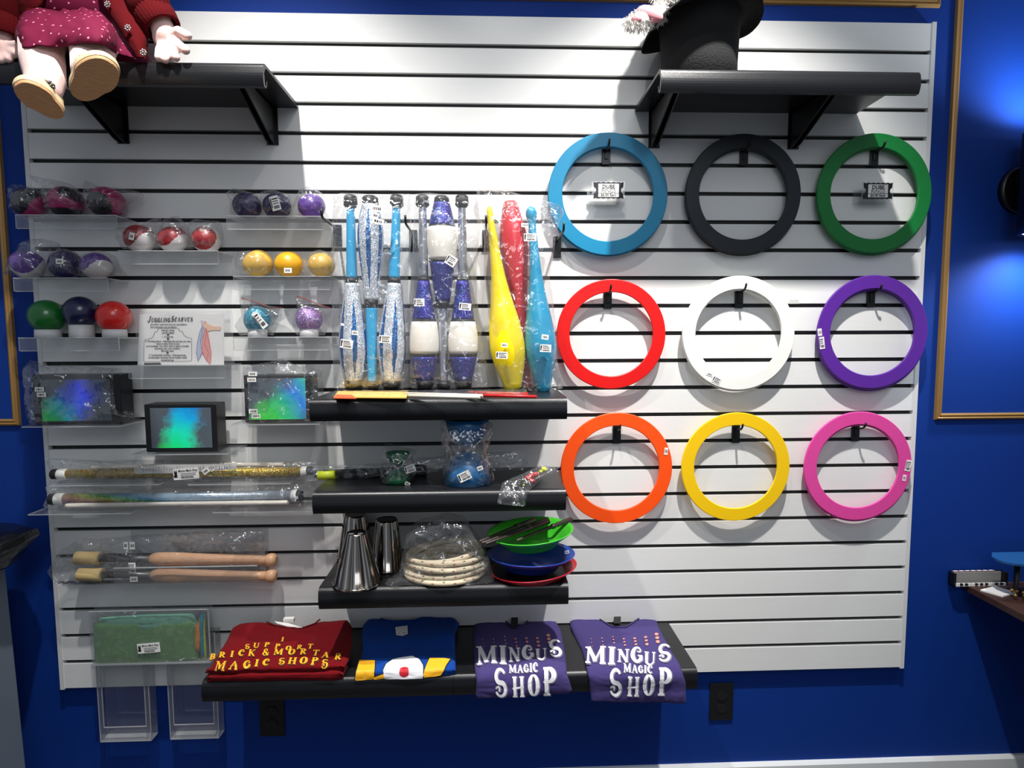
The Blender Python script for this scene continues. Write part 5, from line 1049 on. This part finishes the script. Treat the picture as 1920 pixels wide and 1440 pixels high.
for yy in (1179, 1182, 1189): k.add([SW(746, yy, .0026), SW(761, yy - 1.5, .0026), SW(761, yy - .5, .0026), SW(746, yy + 1, .0026)], [(0, 3, 2, 1)], INK, False)
k.build('size_label', WHITE, blu); tube_on(S2, [(714, 1160), (730, 1166), (752, 1169), (775, 1166), (792, 1159)], .0022, ROY, 'collar', blu, .001)
# purple shirts draped over the edge
def purple(left, right, neck, S, label, lt, tagp, seed):
    sh = shirt('folded_t_shirt', PUR, left, right, S, .010, label, rows_=70, seed=seed, neck=neck, amp=.003, group='folded shirts on the bottom shelves')
    A = lambda x, y: S(x, y, .0024 + wob(x, y, seed, .003)); B = lambda x, y: S(x, y, .0017 + wob(x, y, seed, .003)); m = MB(); ox, oy, an, ks, sx = lt
    def tx(s, x, y, h, ws, per=None, gap=.06):
        word(m, s, x, y, h, ws, B, SH_, ang=an, per=per, dw=.03, gap=gap, dxy=(1.6, 1.2)); word(m, s, x, y, h, ws, A, WP, ang=an, per=per, dw=.012, gap=gap)
    tx('MINGUS', ox, oy, 33 * ks, 1.28, [(1, 0), (1.02, -.04), (.78, .1), (.80, .2), (.72, .06), (1.0, .24)])
    tx('MAGIC', ox + 61 + sx, oy + 15, 14 * ks, 1.12, [(1, 0), (.95, -.03), (.92, .02), (.98, 0), (1, .02)]); tx('S', ox + 33 + sx, oy + 58, 49 * ks, .82); tx('H', ox + 68 + sx, oy + 58, 36 * ks, .88, gap=0); tx('O', ox + 97 + sx, oy + 57, 39 * ks, .80, gap=0); tx('P', ox + 125 + sx, oy + 57, 50 * ks, .86, gap=0)
    d = m
    for i in range(7):
        for j in range(3):
            s_ = (.9, 1.3, 1.6, 2.0, 2.6, 3.0, 3.8)[i]; x = ox + 12 + i * 20.5 + j * 1.2; y = oy - 46 - i * .6 + j * 6.3 + (-5 if i == 6 else 0) + (-4 if i == 2 else 0) + (i > 4) * j * .5; d.add([A(x + s_ * math.cos(a), y + s_ * .72 * math.sin(a)) for a in [2 * PI * q / 12 for q in range(12)]], [tuple(range(12))[::-1]], OR, False)
    m.build('print', WP, sh)
    tube_on(S, [(neck[0] - neck[2] - 4, neck[3]), (neck[0] - 12, neck[3] + neck[1]), (neck[0] + 14, neck[3] + neck[1]), (neck[0] + neck[2] + 4, neck[3])], .002, PUR, 'collar', sh, .001)
    k = MB(); k.add([S(tagp[0] + x, tagp[1] + y, .002 + zz) for x, y, zz in ((-7, 10, 0), (6, 10, 0), (6, -12, .016), (-6, -12, .016))], [(0, 1, 2, 3)], INK, False); k.build('neck_tag', INK, sh)
SP = drape(zt + .009, edge=-.238, r=.026, drop=.088)
purple([(890, 1163), (887, 1180), (889, 1230), (893, 1275), (892, 1306), (895, 1312)], [(1040, 1158), (1052, 1180), (1060, 1225), (1064, 1265), (1073, 1296), (1068, 1302)], (968, 10, 20, 1162), SP, 'purple T-shirt with white curly shop lettering, left one over the shelf edge', (893, 1247, -2, 1.0, 0), (965, 1170), 3)
purple([(1068, 1156), (1070, 1172), (1092, 1215), (1098, 1240), (1106, 1280), (1110, 1317)], [(1230, 1157), (1238, 1180), (1262, 1222), (1278, 1250), (1287, 1284), (1287, 1320)], (1160, 16, 34, 1160), SP, 'purple T-shirt with white curly shop lettering, right one near shelf end', (1096, 1246, 1.5, 1.0, 11), (1158, 1160), 8)
# ================================================================ THE DOLL
SKIN = mat('pale_doll_fabric', 'e9c4bd', .85, sheen=.3, bump=.2, bscale=500, var=.05, vscale=40)
def dotted(name, base, dot, scale):
    m = bpy.data.materials.new(name); m.use_nodes = True; nt = m.node_tree; b = nt.nodes['Principled BSDF']; L = nt.links.new
    tc = nt.nodes.new('ShaderNodeTexCoord'); v = nt.nodes.new('ShaderNodeTexVoronoi'); v.inputs['Scale'].default_value = scale; v.inputs['Randomness'].default_value = .35
    mp = nt.nodes.new('ShaderNodeMapping'); mp.inputs['Rotation'].default_value = (.2, .5, .3); L(tc.outputs['Object'], mp.inputs[0]); L(mp.outputs[0], v.inputs[0])
    lt = nt.nodes.new('ShaderNodeMath'); lt.operation = 'LESS_THAN'; lt.inputs[1].default_value = .16; L(v.outputs['Distance'], lt.inputs[0])
    mx = nt.nodes.new('ShaderNodeMixRGB'); mx.inputs[1].default_value = lin(base); mx.inputs[2].default_value = lin(dot); L(lt.outputs[0], mx.inputs[0]); L(mx.outputs[0], b.inputs['Base Color'])
    b.inputs['Roughness'].default_value = .85; b.inputs['Specular IOR Level'].default_value = .2; return m
DRESS = dotted('dotted_burgundy_velvet', '62082e', 'd98a9c', 62); KNIT = mat('dark_red_knit', '4e0309', .95, spec=.15, bump=.6, bscale=350)
doll = thing('doll', (P(150, 60, -.15).x, -.15, Z_TOP), 'large cloth doll in dotted burgundy dress and red cardigan, sitting on top left shelf', 'doll')
mb = MB()
hipc = P(140, 40, -.14); hz = Z_TOP + .055
def T(path, rad, **k): mb.tube(path, rad, seg=20, **k); [mb.ball(path[i], rad[i], None, 20, 12) for i in (0, len(path) - 1)]
hL = Vector((P(105, 60, -.13).x, -.13, hz)); hR = Vector((P(175, 60, -.13).x, -.13, hz))
T([hL, P(84, 68, -.22), P(77, 88, -.295), P(80, 118, -.325), P(85, 150, -.340), P(82, 168, -.352)], [.05, .046, .040, .040, .036, .032])
T([hR, P(176, 68, -.24), P(174, 96, -.305), P(174, 118, -.340), P(172, 134, -.368)], [.05, .046, .042, .039, .036])
mb.ball((hipc.x, -.125, hz + .01), (.095, .075, .06)); T([Vector((hipc.x, -.125, hz)), Vector((hipc.x, -.12, hz + .12)), Vector((hipc.x, -.115, hz + .24))], [.08, .078, .06])
neck = Vector((hipc.x, -.115, hz + .26)); T([neck, neck + Vector((0, 0, .06))], [.032, .034]); hd = neck + Vector((0, -.01, .15)); mb.ball(hd, (.098, .09, .105), None, 32, 24)
mb.ball(hd + Vector((0, -.09, -.012)), (.012, .012, .01)); [mb.ball(hd + Vector((s * .098, 0, -.01)), (.012, .016, .022)) for s in (-1, 1)]
shR = neck + Vector((.075, 0, -.01)); shL = neck + Vector((-.075, 0, -.01))
hand = P(310, 66, -.235); el = P(276, -40, -.20)
T([shR, el, P(296, 34, -.225), hand], [.034, .032, .026, .024])
mb.ball(P(308, 70, -.235), (.025, .020, .028))
for tip, mid, r in (((351, 67), (335, 58), .0105), ((348, 94), (333, 82), .0100), ((330, 108), (321, 93), .0090), ((310, 112), (309, 96), .0090), ((297, 108), (299, 92), .0085)): T([P(312, 74, -.235), P(mid[0], mid[1], -.25), P(tip[0], tip[1], -.262)], [r * 1.1, r * 1.05, r])
hl = P(2, 88, -.235); T([shL, P(-8, -40, -.20), P(2, 40, -.225), hl], [.034, .032, .027, .026]); mb.ball(hl + Vector((0, 0, -.004)), (.024, .019, .026))
for tip, r in (((36, 84), .0095), ((30, 101), .0095), ((17, 111), .009), ((3, 113), .009), ((-11, 110), .008)): T([hl, P(tip[0], tip[1], -.25)], [r * 1.1, r])
body = mb.build('body', SKIN, doll); remesh(body, .0036, 4)
# face and hair
fm = MB()
for s in (-1, 1): fm.ball(hd + Vector((s * .034, -.082, .004)), (.011, .007, .013), mat('doll_eye', '1c1210', .2), 16, 12)
fm.ball(hd + Vector((0, -.084, -.042)), (.017, .006, .004), mat('doll_mouth', 'a8323c', .6), 16, 8); fm.build('face', None, doll)
hm = MB(); hm.ball(hd + Vector((0, .012, .018)), (.108, .098, .108), None, 40, 24)
for i in range(40):
    a = PI * (i / 39) ; x = math.cos(a); y = math.sin(a); p = hd + Vector((x * .104, .01 + y * .08, .0)); hm.tube([p + Vector((0, 0, .03)), p + Vector((x * .012, .006, -.04)), p + Vector((x * .006 + .004 * math.sin(i), .006, -.12 - .01 * math.cos(i * 2)))], [.012, .012, .006], seg=8)
ho = hm.build('hair', mat('brown_yarn_hair', '4a2c1a', .9, bump=.6, bscale=300), doll); 
for v in ho.data.vertices:          # hairline: keep the face clear
    q = v.co + Vector(doll['_o']) - hd
    if q.y < -.02 and q.z < .055 and abs(q.x) < .09: v.co.y += .07
# skirt: cloth from the waist over the knees to the hem
hem = [(32, 84, -.30), (44, 90, -.355), (78, 88, -.362), (112, 88, -.350), (138, 83, -.375), (165, 80, -.392), (190, 83, -.385), (205, 91, -.35), (216, 99, -.30), (236, 105, -.27), (257, 109, -.255)]
mid_ = [(28, 62, -.23), (40, 52, -.325), (80, 48, -.325), (110, 48, -.33), (138, 46, -.34), (165, 44, -.355), (190, 48, -.345), (207, 56, -.31), (218, 66, -.26), (232, 78, -.24), (246, 92, -.235)]
wst = [(34, 40, -.17), (46, 22, -.235), (76, 16, -.24), (112, 20, -.21), (135, 19, -.21), (158, 17, -.21), (178, 20, -.205), (192, 26, -.20), (202, 32, -.19), (212, 42, -.18), (222, 56, -.17)]
def cat(rows3, U, V, m, name, parent, th=.005, wob_=.004, seed=0):
    """smooth cloth through three lines (bottom, middle, top), given as (px, py, depth)"""
    R3 = [[P(*q) for q in r] for r in rows3]; n = len(R3[0]); vs = []; bk = []
    def cr(p, t):
        k = min(int(t), len(p) - 2); f = t - k; a, b, c, d = p[max(0, k - 1)], p[k], p[k + 1], p[min(len(p) - 1, k + 2)]
        return .5 * (2 * b + (c - a) * f + (2 * a - 5 * b + 4 * c - d) * f * f + (3 * b - a - 3 * c + d) * f ** 3)
    for j in range(V + 1):
        t = 2 * j / V
        for i in range(U + 1):
            u = (n - 1) * i / U; q = [cr(r, u) for r in R3]; p = q[0] * ((t - 1) * (t - 2) / 2) + q[1] * (t * (2 - t)) + q[2] * (t * (t - 1) / 2)
            w_ = noise.noise(Vector((i * .22 + seed, j * .12, seed))) * wob_; vs.append(p + Vector((0, -abs(w_), w_ * .4))); bk.append(vs[-1] + Vector((0, th, th * .3)))
    n1 = U + 1; N = len(vs); fs = []
    for j in range(V):
        for i in range(U): a = j * n1 + i; fs.append((a, a + 1, a + 1 + n1, a + n1)); fs.append((N + a, N + a + n1, N + a + 1 + n1, N + a + 1))
    for i in range(U): a = i; fs.append((a, N + a, N + a + 1, a + 1)); a = V * n1 + i; fs.append((a, a + 1, N + a + 1, N + a))
    for j in range(V): a = j * n1; fs.append((a, a + n1, N + a + n1, N + a)); a = j * n1 + U; fs.append((a, N + a, N + a + n1, a + n1))
    return MB().add(vs + bk, fs, m).build(name, m, parent)
dress = cat([hem, mid_, wst], 60, 24, DRESS, 'dress_skirt', doll, wob_=.009, seed=3)
m = MB(); wc = Vector((hipc.x, -.125, hz + .06)); m.lathe(wc, wc + Vector((0, 0, .20)), [(0, .112), (.3, .098), (.7, .092), (.95, .085), (1, .05)], seg=48, sx=1, sy=.86); m.build('dress_bodice', DRESS, doll)
m = MB(); m.lathe(Vector((hipc.x, -.12, Z_TOP + .004)), Vector((hipc.x, -.12, hz + .07)), [(0, .16), (.3, .165), (.7, .145), (1, .11)], seg=48, sy=.62); m.build('dress_back', DRESS, doll)
# cardigan
fl1 = [(206, 30, -.225), (224, 52, -.25), (240, 78, -.262), (254, 105, -.268), (258, 108, -.268)]; fl2 = [(200, -40, -.20), (225, 6, -.235), (246, 40, -.25), (262, 74, -.262), (269, 106, -.266)]; fl3 = [(215, -90, -.17), (252, -20, -.19), (268, 26, -.20), (275, 62, -.22), (273, 107, -.24)]
cat([[(178, -60, -.21), (192, 4, -.228), (212, 36, -.245), (238, 76, -.262), (257, 108, -.270)], [(198, -60, -.215), (214, 0, -.24), (236, 38, -.258), (256, 74, -.268), (266, 108, -.272)], [(222, -60, -.19), (244, -6, -.215), (262, 32, -.235), (274, 66, -.248), (273, 108, -.258)]], 30, 14, KNIT, 'cardigan_front', doll, th=.008, wob_=.004, seed=5)
cat([[(96, -60, -.21), (84, -20, -.228), (78, 4, -.236), (70, 16, -.238), (60, 24, -.235)], [(70, -60, -.215), (58, -20, -.235), (50, 4, -.24), (46, 18, -.235), (42, 30, -.23)], [(30, -60, -.18), (28, -20, -.2), (26, 4, -.205), (28, 24, -.2), (36, 44, -.19)]], 30, 14, KNIT, 'cardigan_front', doll, th=.008, wob_=.004, seed=8)
def sleeve(path, rad, cuff0, cuff1, r0, r1):
    m = MB().tube(path, rad, seg=32); o = m.build('sleeve', KNIT, doll)
    for v in o.data.vertices: q = v.co * 22; v.co += Vector((noise.noise(q), noise.noise(q + Vector((5, 0, 0))), noise.noise(q + Vector((0, 5, 0))))) * .005
    c = MB(); d = (cuff1 - cuff0); n = 26; seg = 96; u = d.cross(Vector((0, 1, 0))).normalized(); v = d.normalized().cross(u); vs = []
    for t, r in ((0, r0), (.15, r0 * 1.04), (.6, (r0 + r1) / 2 * 1.05), (.95, r1 * 1.03), (1, r1 * .97), (.97, r1 * .84), (.3, r1 * .8)):
        for i in range(seg): a = 2 * PI * i / seg; rr = r * (1 + .018 * math.cos(a * 32)); vs.append(cuff0 + d * t + (u * math.cos(a) + v * math.sin(a)) * rr)
    c.add(vs, [(j * seg + i, j * seg + (i + 1) % seg, (j + 1) * seg + (i + 1) % seg, (j + 1) * seg + i) for j in range(6) for i in range(seg)]); c.build('cuff', KNIT, doll)
sleeve([shR, P(262, -70, -.19), P(268, -20, -.205), P(282, 14, -.222), P(292, 34, -.23)], [.05, .050, .047, .044, .041], P(288, 26, -.228), P(307, 55, -.236), .041, .037)
sleeve([shL, P(0, -60, -.19), P(-4, 0, -.21), P(2, 50, -.23)], [.05, .050, .047, .042], P(1, 42, -.228), P(4, 76, -.236), .042, .037)
JW = mat('silver_jewel_button', 'b8b2ae', .2, .9)
for bx, by, d in ((201, 8, -.252), (239, 52, -.276), (268, 98, -.286)):
    c = P(bx, by, d); m = MB().ball(c, (.0028, .003, .0028), JW, 12, 8)
    for i in range(7): a = 2 * PI * i / 7; m.ball(c + Vector((math.cos(a) * .0055, .0005, math.sin(a) * .0055)), (.0024, .002, .0024), JW, 10, 6)
    m.build('flower_button', JW, doll)
# shoes
CREAM = mat('cream_leatherette', 'd0bd96', .55, bump=.2, bscale=200); SOLE = mat('tan_ridged_sole', 'c8976a', .7, bump=.9, bscale=55, stretch=(1, 1, 12), var=.12, vscale=60)
def shoe(center, toe_img, tiltd, L_, Wd, flip, ank):
    n = (-ray(*center[:2]).normalized() + Vector((0, 0, -tiltd))).normalized(); c = P(*center); t = Vector((toe_img[0], 0, toe_img[1])); t = (t - n * t.dot(n)).normalized(); s = t.cross(n) * flip; up = -n
    ol = []; N = 40
    for i in range(N):
        a = 2 * PI * i / N; v = math.sin(a); u = math.cos(a); w_ = 1.0 - .26 * max(0, -v) ** .8 - .10 * math.exp(-((v + .25) / .3) ** 2); ol.append((u * abs(u) ** -.18 * Wd / 2 * w_ if abs(u) > 1e-3 else 0, v * L_ / 2))
    W_ = lambda x, y, h: c + s * x + t * y + up * h
    m = MB(); vs = [W_(x, y, h) for h, k in ((0, .97), (.002, 1), (.010, 1), (.012, .98)) for x, y in [(x * k, y * k) for x, y in ol]]
    m.add(vs, [(j * N + i, j * N + (i + 1) % N, (j + 1) * N + (i + 1) % N, (j + 1) * N + i) for j in range(3) for i in range(N)]); m.add(vs[:N], [tuple(range(N))[::-1]], None, False); m.add(vs[-N:], [tuple(range(N))], None, False)
    so = m.build('shoe_sole', SOLE, doll); m = MB(); rows_ = []
    for h, k, sh in ((.008, 1.02, 0), (.014, 1.05, 0), (.022, 1.03, -.001), (.032, .94, -.004), (.042, .80, -.012), (.050, .66, -.020), (.052, .60, -.022), (.048, .56, -.022), (.03, .5, -.02)):
        rows_.append([W_(x * k, y * k + sh, h) for x, y in ol])
    vs = sum(rows_, []); m.add(vs, [(j * N + i, j * N + (i + 1) % N, (j + 1) * N + (i + 1) % N, (j + 1) * N + i) for j in range(len(rows_) - 1) for i in range(N)]); up_ = m.build('shoe_upper', CREAM, doll)
    m = MB()
    for q, rr in ((0.0, .0020), (.012, .0020)): m.tube([W_(math.cos(a) * Wd * .40, -.004 + q, .040 + math.sin(a) * .018) for a in [PI * i / 14 for i in range(15)]], rr, seg=8)
    m.build('strap', CREAM, up_); m = MB(); k = W_(flip * Wd * .47, .002, .030)
    for i in range(5): a = 2 * PI * i / 5; m.ball(k + t * math.cos(a) * .006 + up * math.sin(a) * .006 + s * flip * .002, .0035, mat('dark_silver_flower', '6c7074', .3, .8), 10, 6)
    m.ball(k + s * flip * .004, .003, mat('gold_centre', 'b89a5c', .3, .8), 10, 6); m.build('flower_buckle', None, up_)
shoe((76, 191, -.385), (-.42, .90), 1.05, .092, .058, 1, None)
shoe((175, 152, -.425), (.50, .86), 1.0, .112, .069, -1, None)
# ================================================================ TOP HAT AND RABBIT
FELT = mat('black_hat_felt', '08080a', .9, bump=.9, bscale=260)
hc = P(1310, 120, -.135); hat = thing('top_hat', (hc.x, -.135, Z_TOP), 'black felt top hat standing upside down on the top right shelf', 'hat'); hx = hc.x
c0 = Vector((hx, -.135, Z_TOP + .001)); c1 = c0 + Vector((0, 0, .165))
MB().lathe(c0, c1, [(0, .0), (0, .086), (.02, .091), (.3, .091), (.7, .094), (.93, .099), (1, .106), (1, .101), (.93, .094), (.5, .089), (.06, .086), (.05, 0)], seg=64, caps=False).build('crown', FELT, hat)
mb = MB(); N = 72; K = 10; vs = []
for sd in (0, 1):
    for j in range(K + 1):
        f = j / K
        for i in range(N):
            a = 2 * PI * i / N; r = .101 + (.148 - .101 + (.012 if math.sin(a) < 0 else 0) * abs(math.sin(a))) * f; ca = math.cos(a); sa = math.sin(a)
            z = .163 - .042 * ca * ca * f ** 1.6 + .022 * ca * f + .004 * f - sd * .004; rr = r * (1 - .06 * f * ca * ca * f)
            vs.append(Vector((hx + rr * ca, -.135 + rr * sa, Z_TOP + z)))
fs = []
for j in range(K):
    for i in range(N): a = j * N + i; b = j * N + (i + 1) % N; fs.append((a, b, b + N, a + N)); o = (K + 1) * N; fs.append((o + a, o + a + N, o + b + N, o + b))
for i in range(N): a = K * N + i; b = K * N + (i + 1) % N; o = (K + 1) * N; fs.append((a, b, o + b, o + a)); a -= K * N; b -= K * N; fs.append((a, o + a, o + b, b))
mb.add(vs, fs); mb.build('brim', FELT, hat)
FUR = mat('white_plush_fur', 'e6e2dc', .9, sheen=.4); PINK = mat('pink_ear_lining', 'd98a92', .85, sheen=.3)
rb = thing('plush_rabbit', (hx, -.135, Z_TOP + .02), 'white plush rabbit with pink lined ear poking out of the black top hat', 'plush toy')
mb = MB(); hdz = Z_TOP + .235; rc = Vector((hx - .015, -.150, hdz)); mb.ball(rc, (.095, .085, .082), None, 32, 20); mb.tube([Vector((hx, -.135, Z_TOP + .04)), Vector((hx, -.135, Z_TOP + .12)), rc], [.07, .078, .07], seg=24)
mb.ball(rc + Vector((0, -.078, -.02)), (.035, .028, .025)); mb.ball(rc + Vector((-.02, -.082, -.028)), (.02, .02, .016)); mb.ball(rc + Vector((.02, -.082, -.028)), (.02, .02, .016))
e0 = P(1236, 24, -.19); e1 = P(1205, 36, -.215); e2 = P(1184, 42, -.225)
for p_, r_ in ((rc + Vector((-.075, -.02, -.005)), .035), ((rc + Vector((-.075, -.02, 0)) + e0) / 2, .026), (e0, .019), (e1, .022), (e2, .013)): mb.ball(p_, (r_, .013, r_) if r_ < .024 else r_, None, 18, 12)
mb.tube([e0, e1, e2], [.017, .022, .012], seg=16)
g0 = rc + Vector((.075, 0, .03)); mb.tube([g0, g0 + Vector((.03, 0, .05)), g0 + Vector((.035, -.02, .10))], [.024, .028, .014], seg=16); mb.ball(g0 + Vector((.035, -.02, .10)), .014); mb.ball(Vector((hx + .085, -.135, Z_TOP + .215)), (.03, .04, .03))
core = list(mb.v); cf = list(mb.f); o = mb.build('body', FUR, rb); remesh(o, .004, 5)
rnd = random.Random(4); fm = MB(); fv = []; ff = []
for f in cf:
    if len(f) < 3: continue
    p = sum((core[i] for i in f), Vector()) / len(f); nr = (core[f[1]] - core[f[0]]).cross(core[f[2]] - core[f[0]])
    if nr.length < 1e-9: continue
    nr.normalize()
    if (p.z < Z_TOP + .175 and math.hypot(p.x - hx, p.y + .135) < .115) or (p - (e0 + e1 * 2) / 3).length < .02 and nr.y < -.3: continue
    for _ in range(2):
        q = p + Vector([rnd.uniform(-.005, .005) for _ in range(3)]); d = (nr + Vector([rnd.uniform(-.7, .7) for _ in range(3)]) + Vector((0, 0, -.3))).normalized() * rnd.uniform(.005, .011); s_ = d.cross(Vector((rnd.random(), rnd.random(), .3))).normalized() * .0011
        k = len(fv); fv += [q - s_, q + s_, q + d * .6 + s_ * .6 + Vector((0, 0, -.001)), q + d + Vector((0, 0, -.003))]; ff.append((k, k + 1, k + 2, k + 3))
fo_ = fm.add(fv, ff).build('fur', FUR, rb); fo_['kind'] = 'stuff'
mb = MB(); mb.ball((e0 + e1 * 2) / 3 + Vector((0, -.017, -.002)), (.032, .014, .0165), None, 20, 12, M=Matrix.Rotation(.35, 3, 'Y').to_3x3()); mb.ball(e2 * .7 + e1 * .3 + Vector((0, -.012, 0)), (.014, .008, .009), None, 16, 10); mb.build('ear_lining', PINK, rb)
m = MB()
for s in (-1, 1): m.ball(rc + Vector((s * .042, -.075, .02)), (.009, .006, .010), mat('rabbit_eye', '5a1418', .15), 14, 10)
m.ball(rc + Vector((0, -.106, -.012)), (.008, .006, .006), PINK, 12, 8); m.build('face', None, rb)
# ================================================================ DESK, PIANO KEY BOX, CARD, BIN
dz = .2473; dx = 2.615; WAL = mat('dark_walnut_veneer', '3c241a', .5, bump=.1, var=.3, vscale=10, stretch=(1, 8, 1))
dk = thing('desk', (3.3, -.45, FZ), 'dark walnut desk corner jutting in at the right edge', 'desk')
o = MB().box((dx, -.95, dz - .019), (4.3, .018, dz)).build('desk_top', WAL, dk); bevel(o, .001)
for x in (3.25, 4.2): MB().box((x, -.85, FZ), (x + .03, -.02, dz - .019)).build('side_panel', mat('black_desk_panel', '121214', .5), dk)
MB().box((3.25, -.08, FZ + .2), (4.2, -.06, dz - .019)).build('back_panel', mat('black_desk_panel', '121214', .5), dk)
a = P(1794, 1086, -.02); x0 = a.x; x1 = P(1896, 1086, -.02).x; kb = thing('keyboard_box', ((x0 + x1) / 2, -.03, dz), 'black open box with piano keys printed along its front, overhanging the desk corner', 'box')
m = MB(); m.box((x0, -.009, dz + .0005), (x1, .012, dz + .003)); m.box((x0, .009, dz), (x1, .012, dz + .038)); m.box((x0, -.009, dz), (x0 + .008, .012, dz + .038)); m.box((x1 - .008, -.009, dz), (x1, .012, dz + .038)); m.build('box_body', BOXM, kb)
MB().box((x0 + .008, .006, dz + .003), (x1 - .008, .009, dz + .036)).build('grey_lining', mat('grey_lining_card', '8c8a86', .7), kb)
IV = mat('ivory_key', 'e4e2dc', .4); m = MB(); nk = 10; kw = (x1 - x0 - .012) / nk
for i in range(nk):
    m.box((x0 + .006 + i * kw + .001, -.012, dz + .001), (x0 + .006 + (i + 1) * kw - .001, -.008, dz + .010), IV)
    if i % 7 not in (2, 6): m.box((x0 + .006 + (i + 1) * kw - kw * .28, -.0135, dz + .004), (x0 + .006 + (i + 1) * kw + kw * .28, -.0115, dz + .0105), INK)
m.build('piano_keys', IV, kb)
m = MB(); m.box((x0 + .01, .0085, dz + .0382), (x0 + .14, .0125, dz + .0390), mat('red_white_strip', 'b06068', .5)); 
for i in range(7): m.box((x0 + .014 + i * .018, .0083, dz + .0390), (x0 + .026 + i * .018, .0127, dz + .0396), WHITE)
m.build('printed_strip', WHITE, kb)
def flatpoly(pts, z, h, name, m, label, cat_): 
    lo = lay(pts, z); hi = [v + Vector((0, 0, h)) for v in lo]; n = len(pts)
    return tag(MB().add(lo + hi, [tuple(range(n)), tuple(range(2 * n - 1, n - 1, -1))] + [(i, (i + 1) % n, (i + 1) % n + n, i + n) for i in range(n)], m, False).build(name, m), label, cat_)
flatpoly([(1838, 1108), (1880, 1120), (1905, 1113), (1866, 1101)], dz + .0006, .004, 'card_stack', WHITE, 'small stack of blank white cards on the desk corner', 'cards')
tr = thing('blue_tray', (2.86, -.13, dz), 'blue rounded tray on a small black stand at right edge of desk', 'tray')
p0 = P(1868, 1052, -.08); BT = mat('blue_tray_plastic', '1c4f86', .4)
m = MB(); pts = [(p0.x + .004, p0.y + .02), (p0.x, p0.y), (p0.x + .004, p0.y - .02), (p0.x + .02, p0.y - .035), (p0.x + .05, p0.y - .045), (p0.x + .42, p0.y - .045), (p0.x + .42, p0.y + .05), (p0.x + .03, p0.y + .05)]; m.prism(pts, p0.z, p0.z + .006, axis='z'); m.build('tray_plate', BT, tr)
for xx, yy in ((.09, .03), (.09, -.03), (.38, .03), (.38, -.03)): MB().lathe((p0.x + xx, p0.y + yy, dz + .0005), (p0.x + xx, p0.y + yy, p0.z), [(0, .012), (.1, .007), (1, .007)], seg=16).build('stand_leg', BLACKM, tr)
m = MB(); rnd = random.Random(2); q = P(1914, 1081, -.10)
for i in range(14): m.ball((q.x + rnd.uniform(-.015, .04), q.y + rnd.uniform(-.02, .02), dz + .006 + rnd.uniform(0, .02)), .0055, mat('brass_chain', '9a7c48', .3, .8), 10, 8)
tag(m.build('brass_chain', None), 'little heap of brass chain on the desk under blue tray', 'chain')
GB = mat('grey_bin_plastic', '6b7684', .55); y = -.34; tp = P(10, 1052, y + .24); bt_ = P(50, 1440, y + .24)
bn = thing('waste_bin', (tp.x - .15, y + .1, FZ), 'grey waste bin at the bottom left edge of the photo', 'bin')
k = (bt_.x - tp.x) / (tp.z - bt_.z); xb = tp.x + k * (tp.z - FZ) - .0
vs = [(tp.x - .36, y, tp.z), (tp.x, y, tp.z), (tp.x, y + .24, tp.z), (tp.x - .36, y + .24, tp.z), (tp.x - .33, y, FZ), (xb, y, FZ), (xb, y + .24, FZ), (tp.x - .33, y + .24, FZ)]
o = MB().add(vs, [(0, 1, 2, 3), (4, 7, 6, 5), (0, 4, 5, 1), (1, 5, 6, 2), (2, 6, 7, 3), (3, 7, 4, 0)], None, False).build('bin_body', GB, bn); bevel(o, .006, 3)
pillow(MB(), [(-90, 985), (-20, 990), (20, 995), (42, 1002), (47, 1012), (38, 1032), (22, 1048), (8, 1066), (-40, 1070), (-90, 1072)], y + .18, .10, None, 90, 12, amp=.010, fr=16, seed=91, power=.4, back=.1).build('bin_liner', mat('black_bin_liner', '0b0c10', .22, bump=.8, bscale=60), bn)
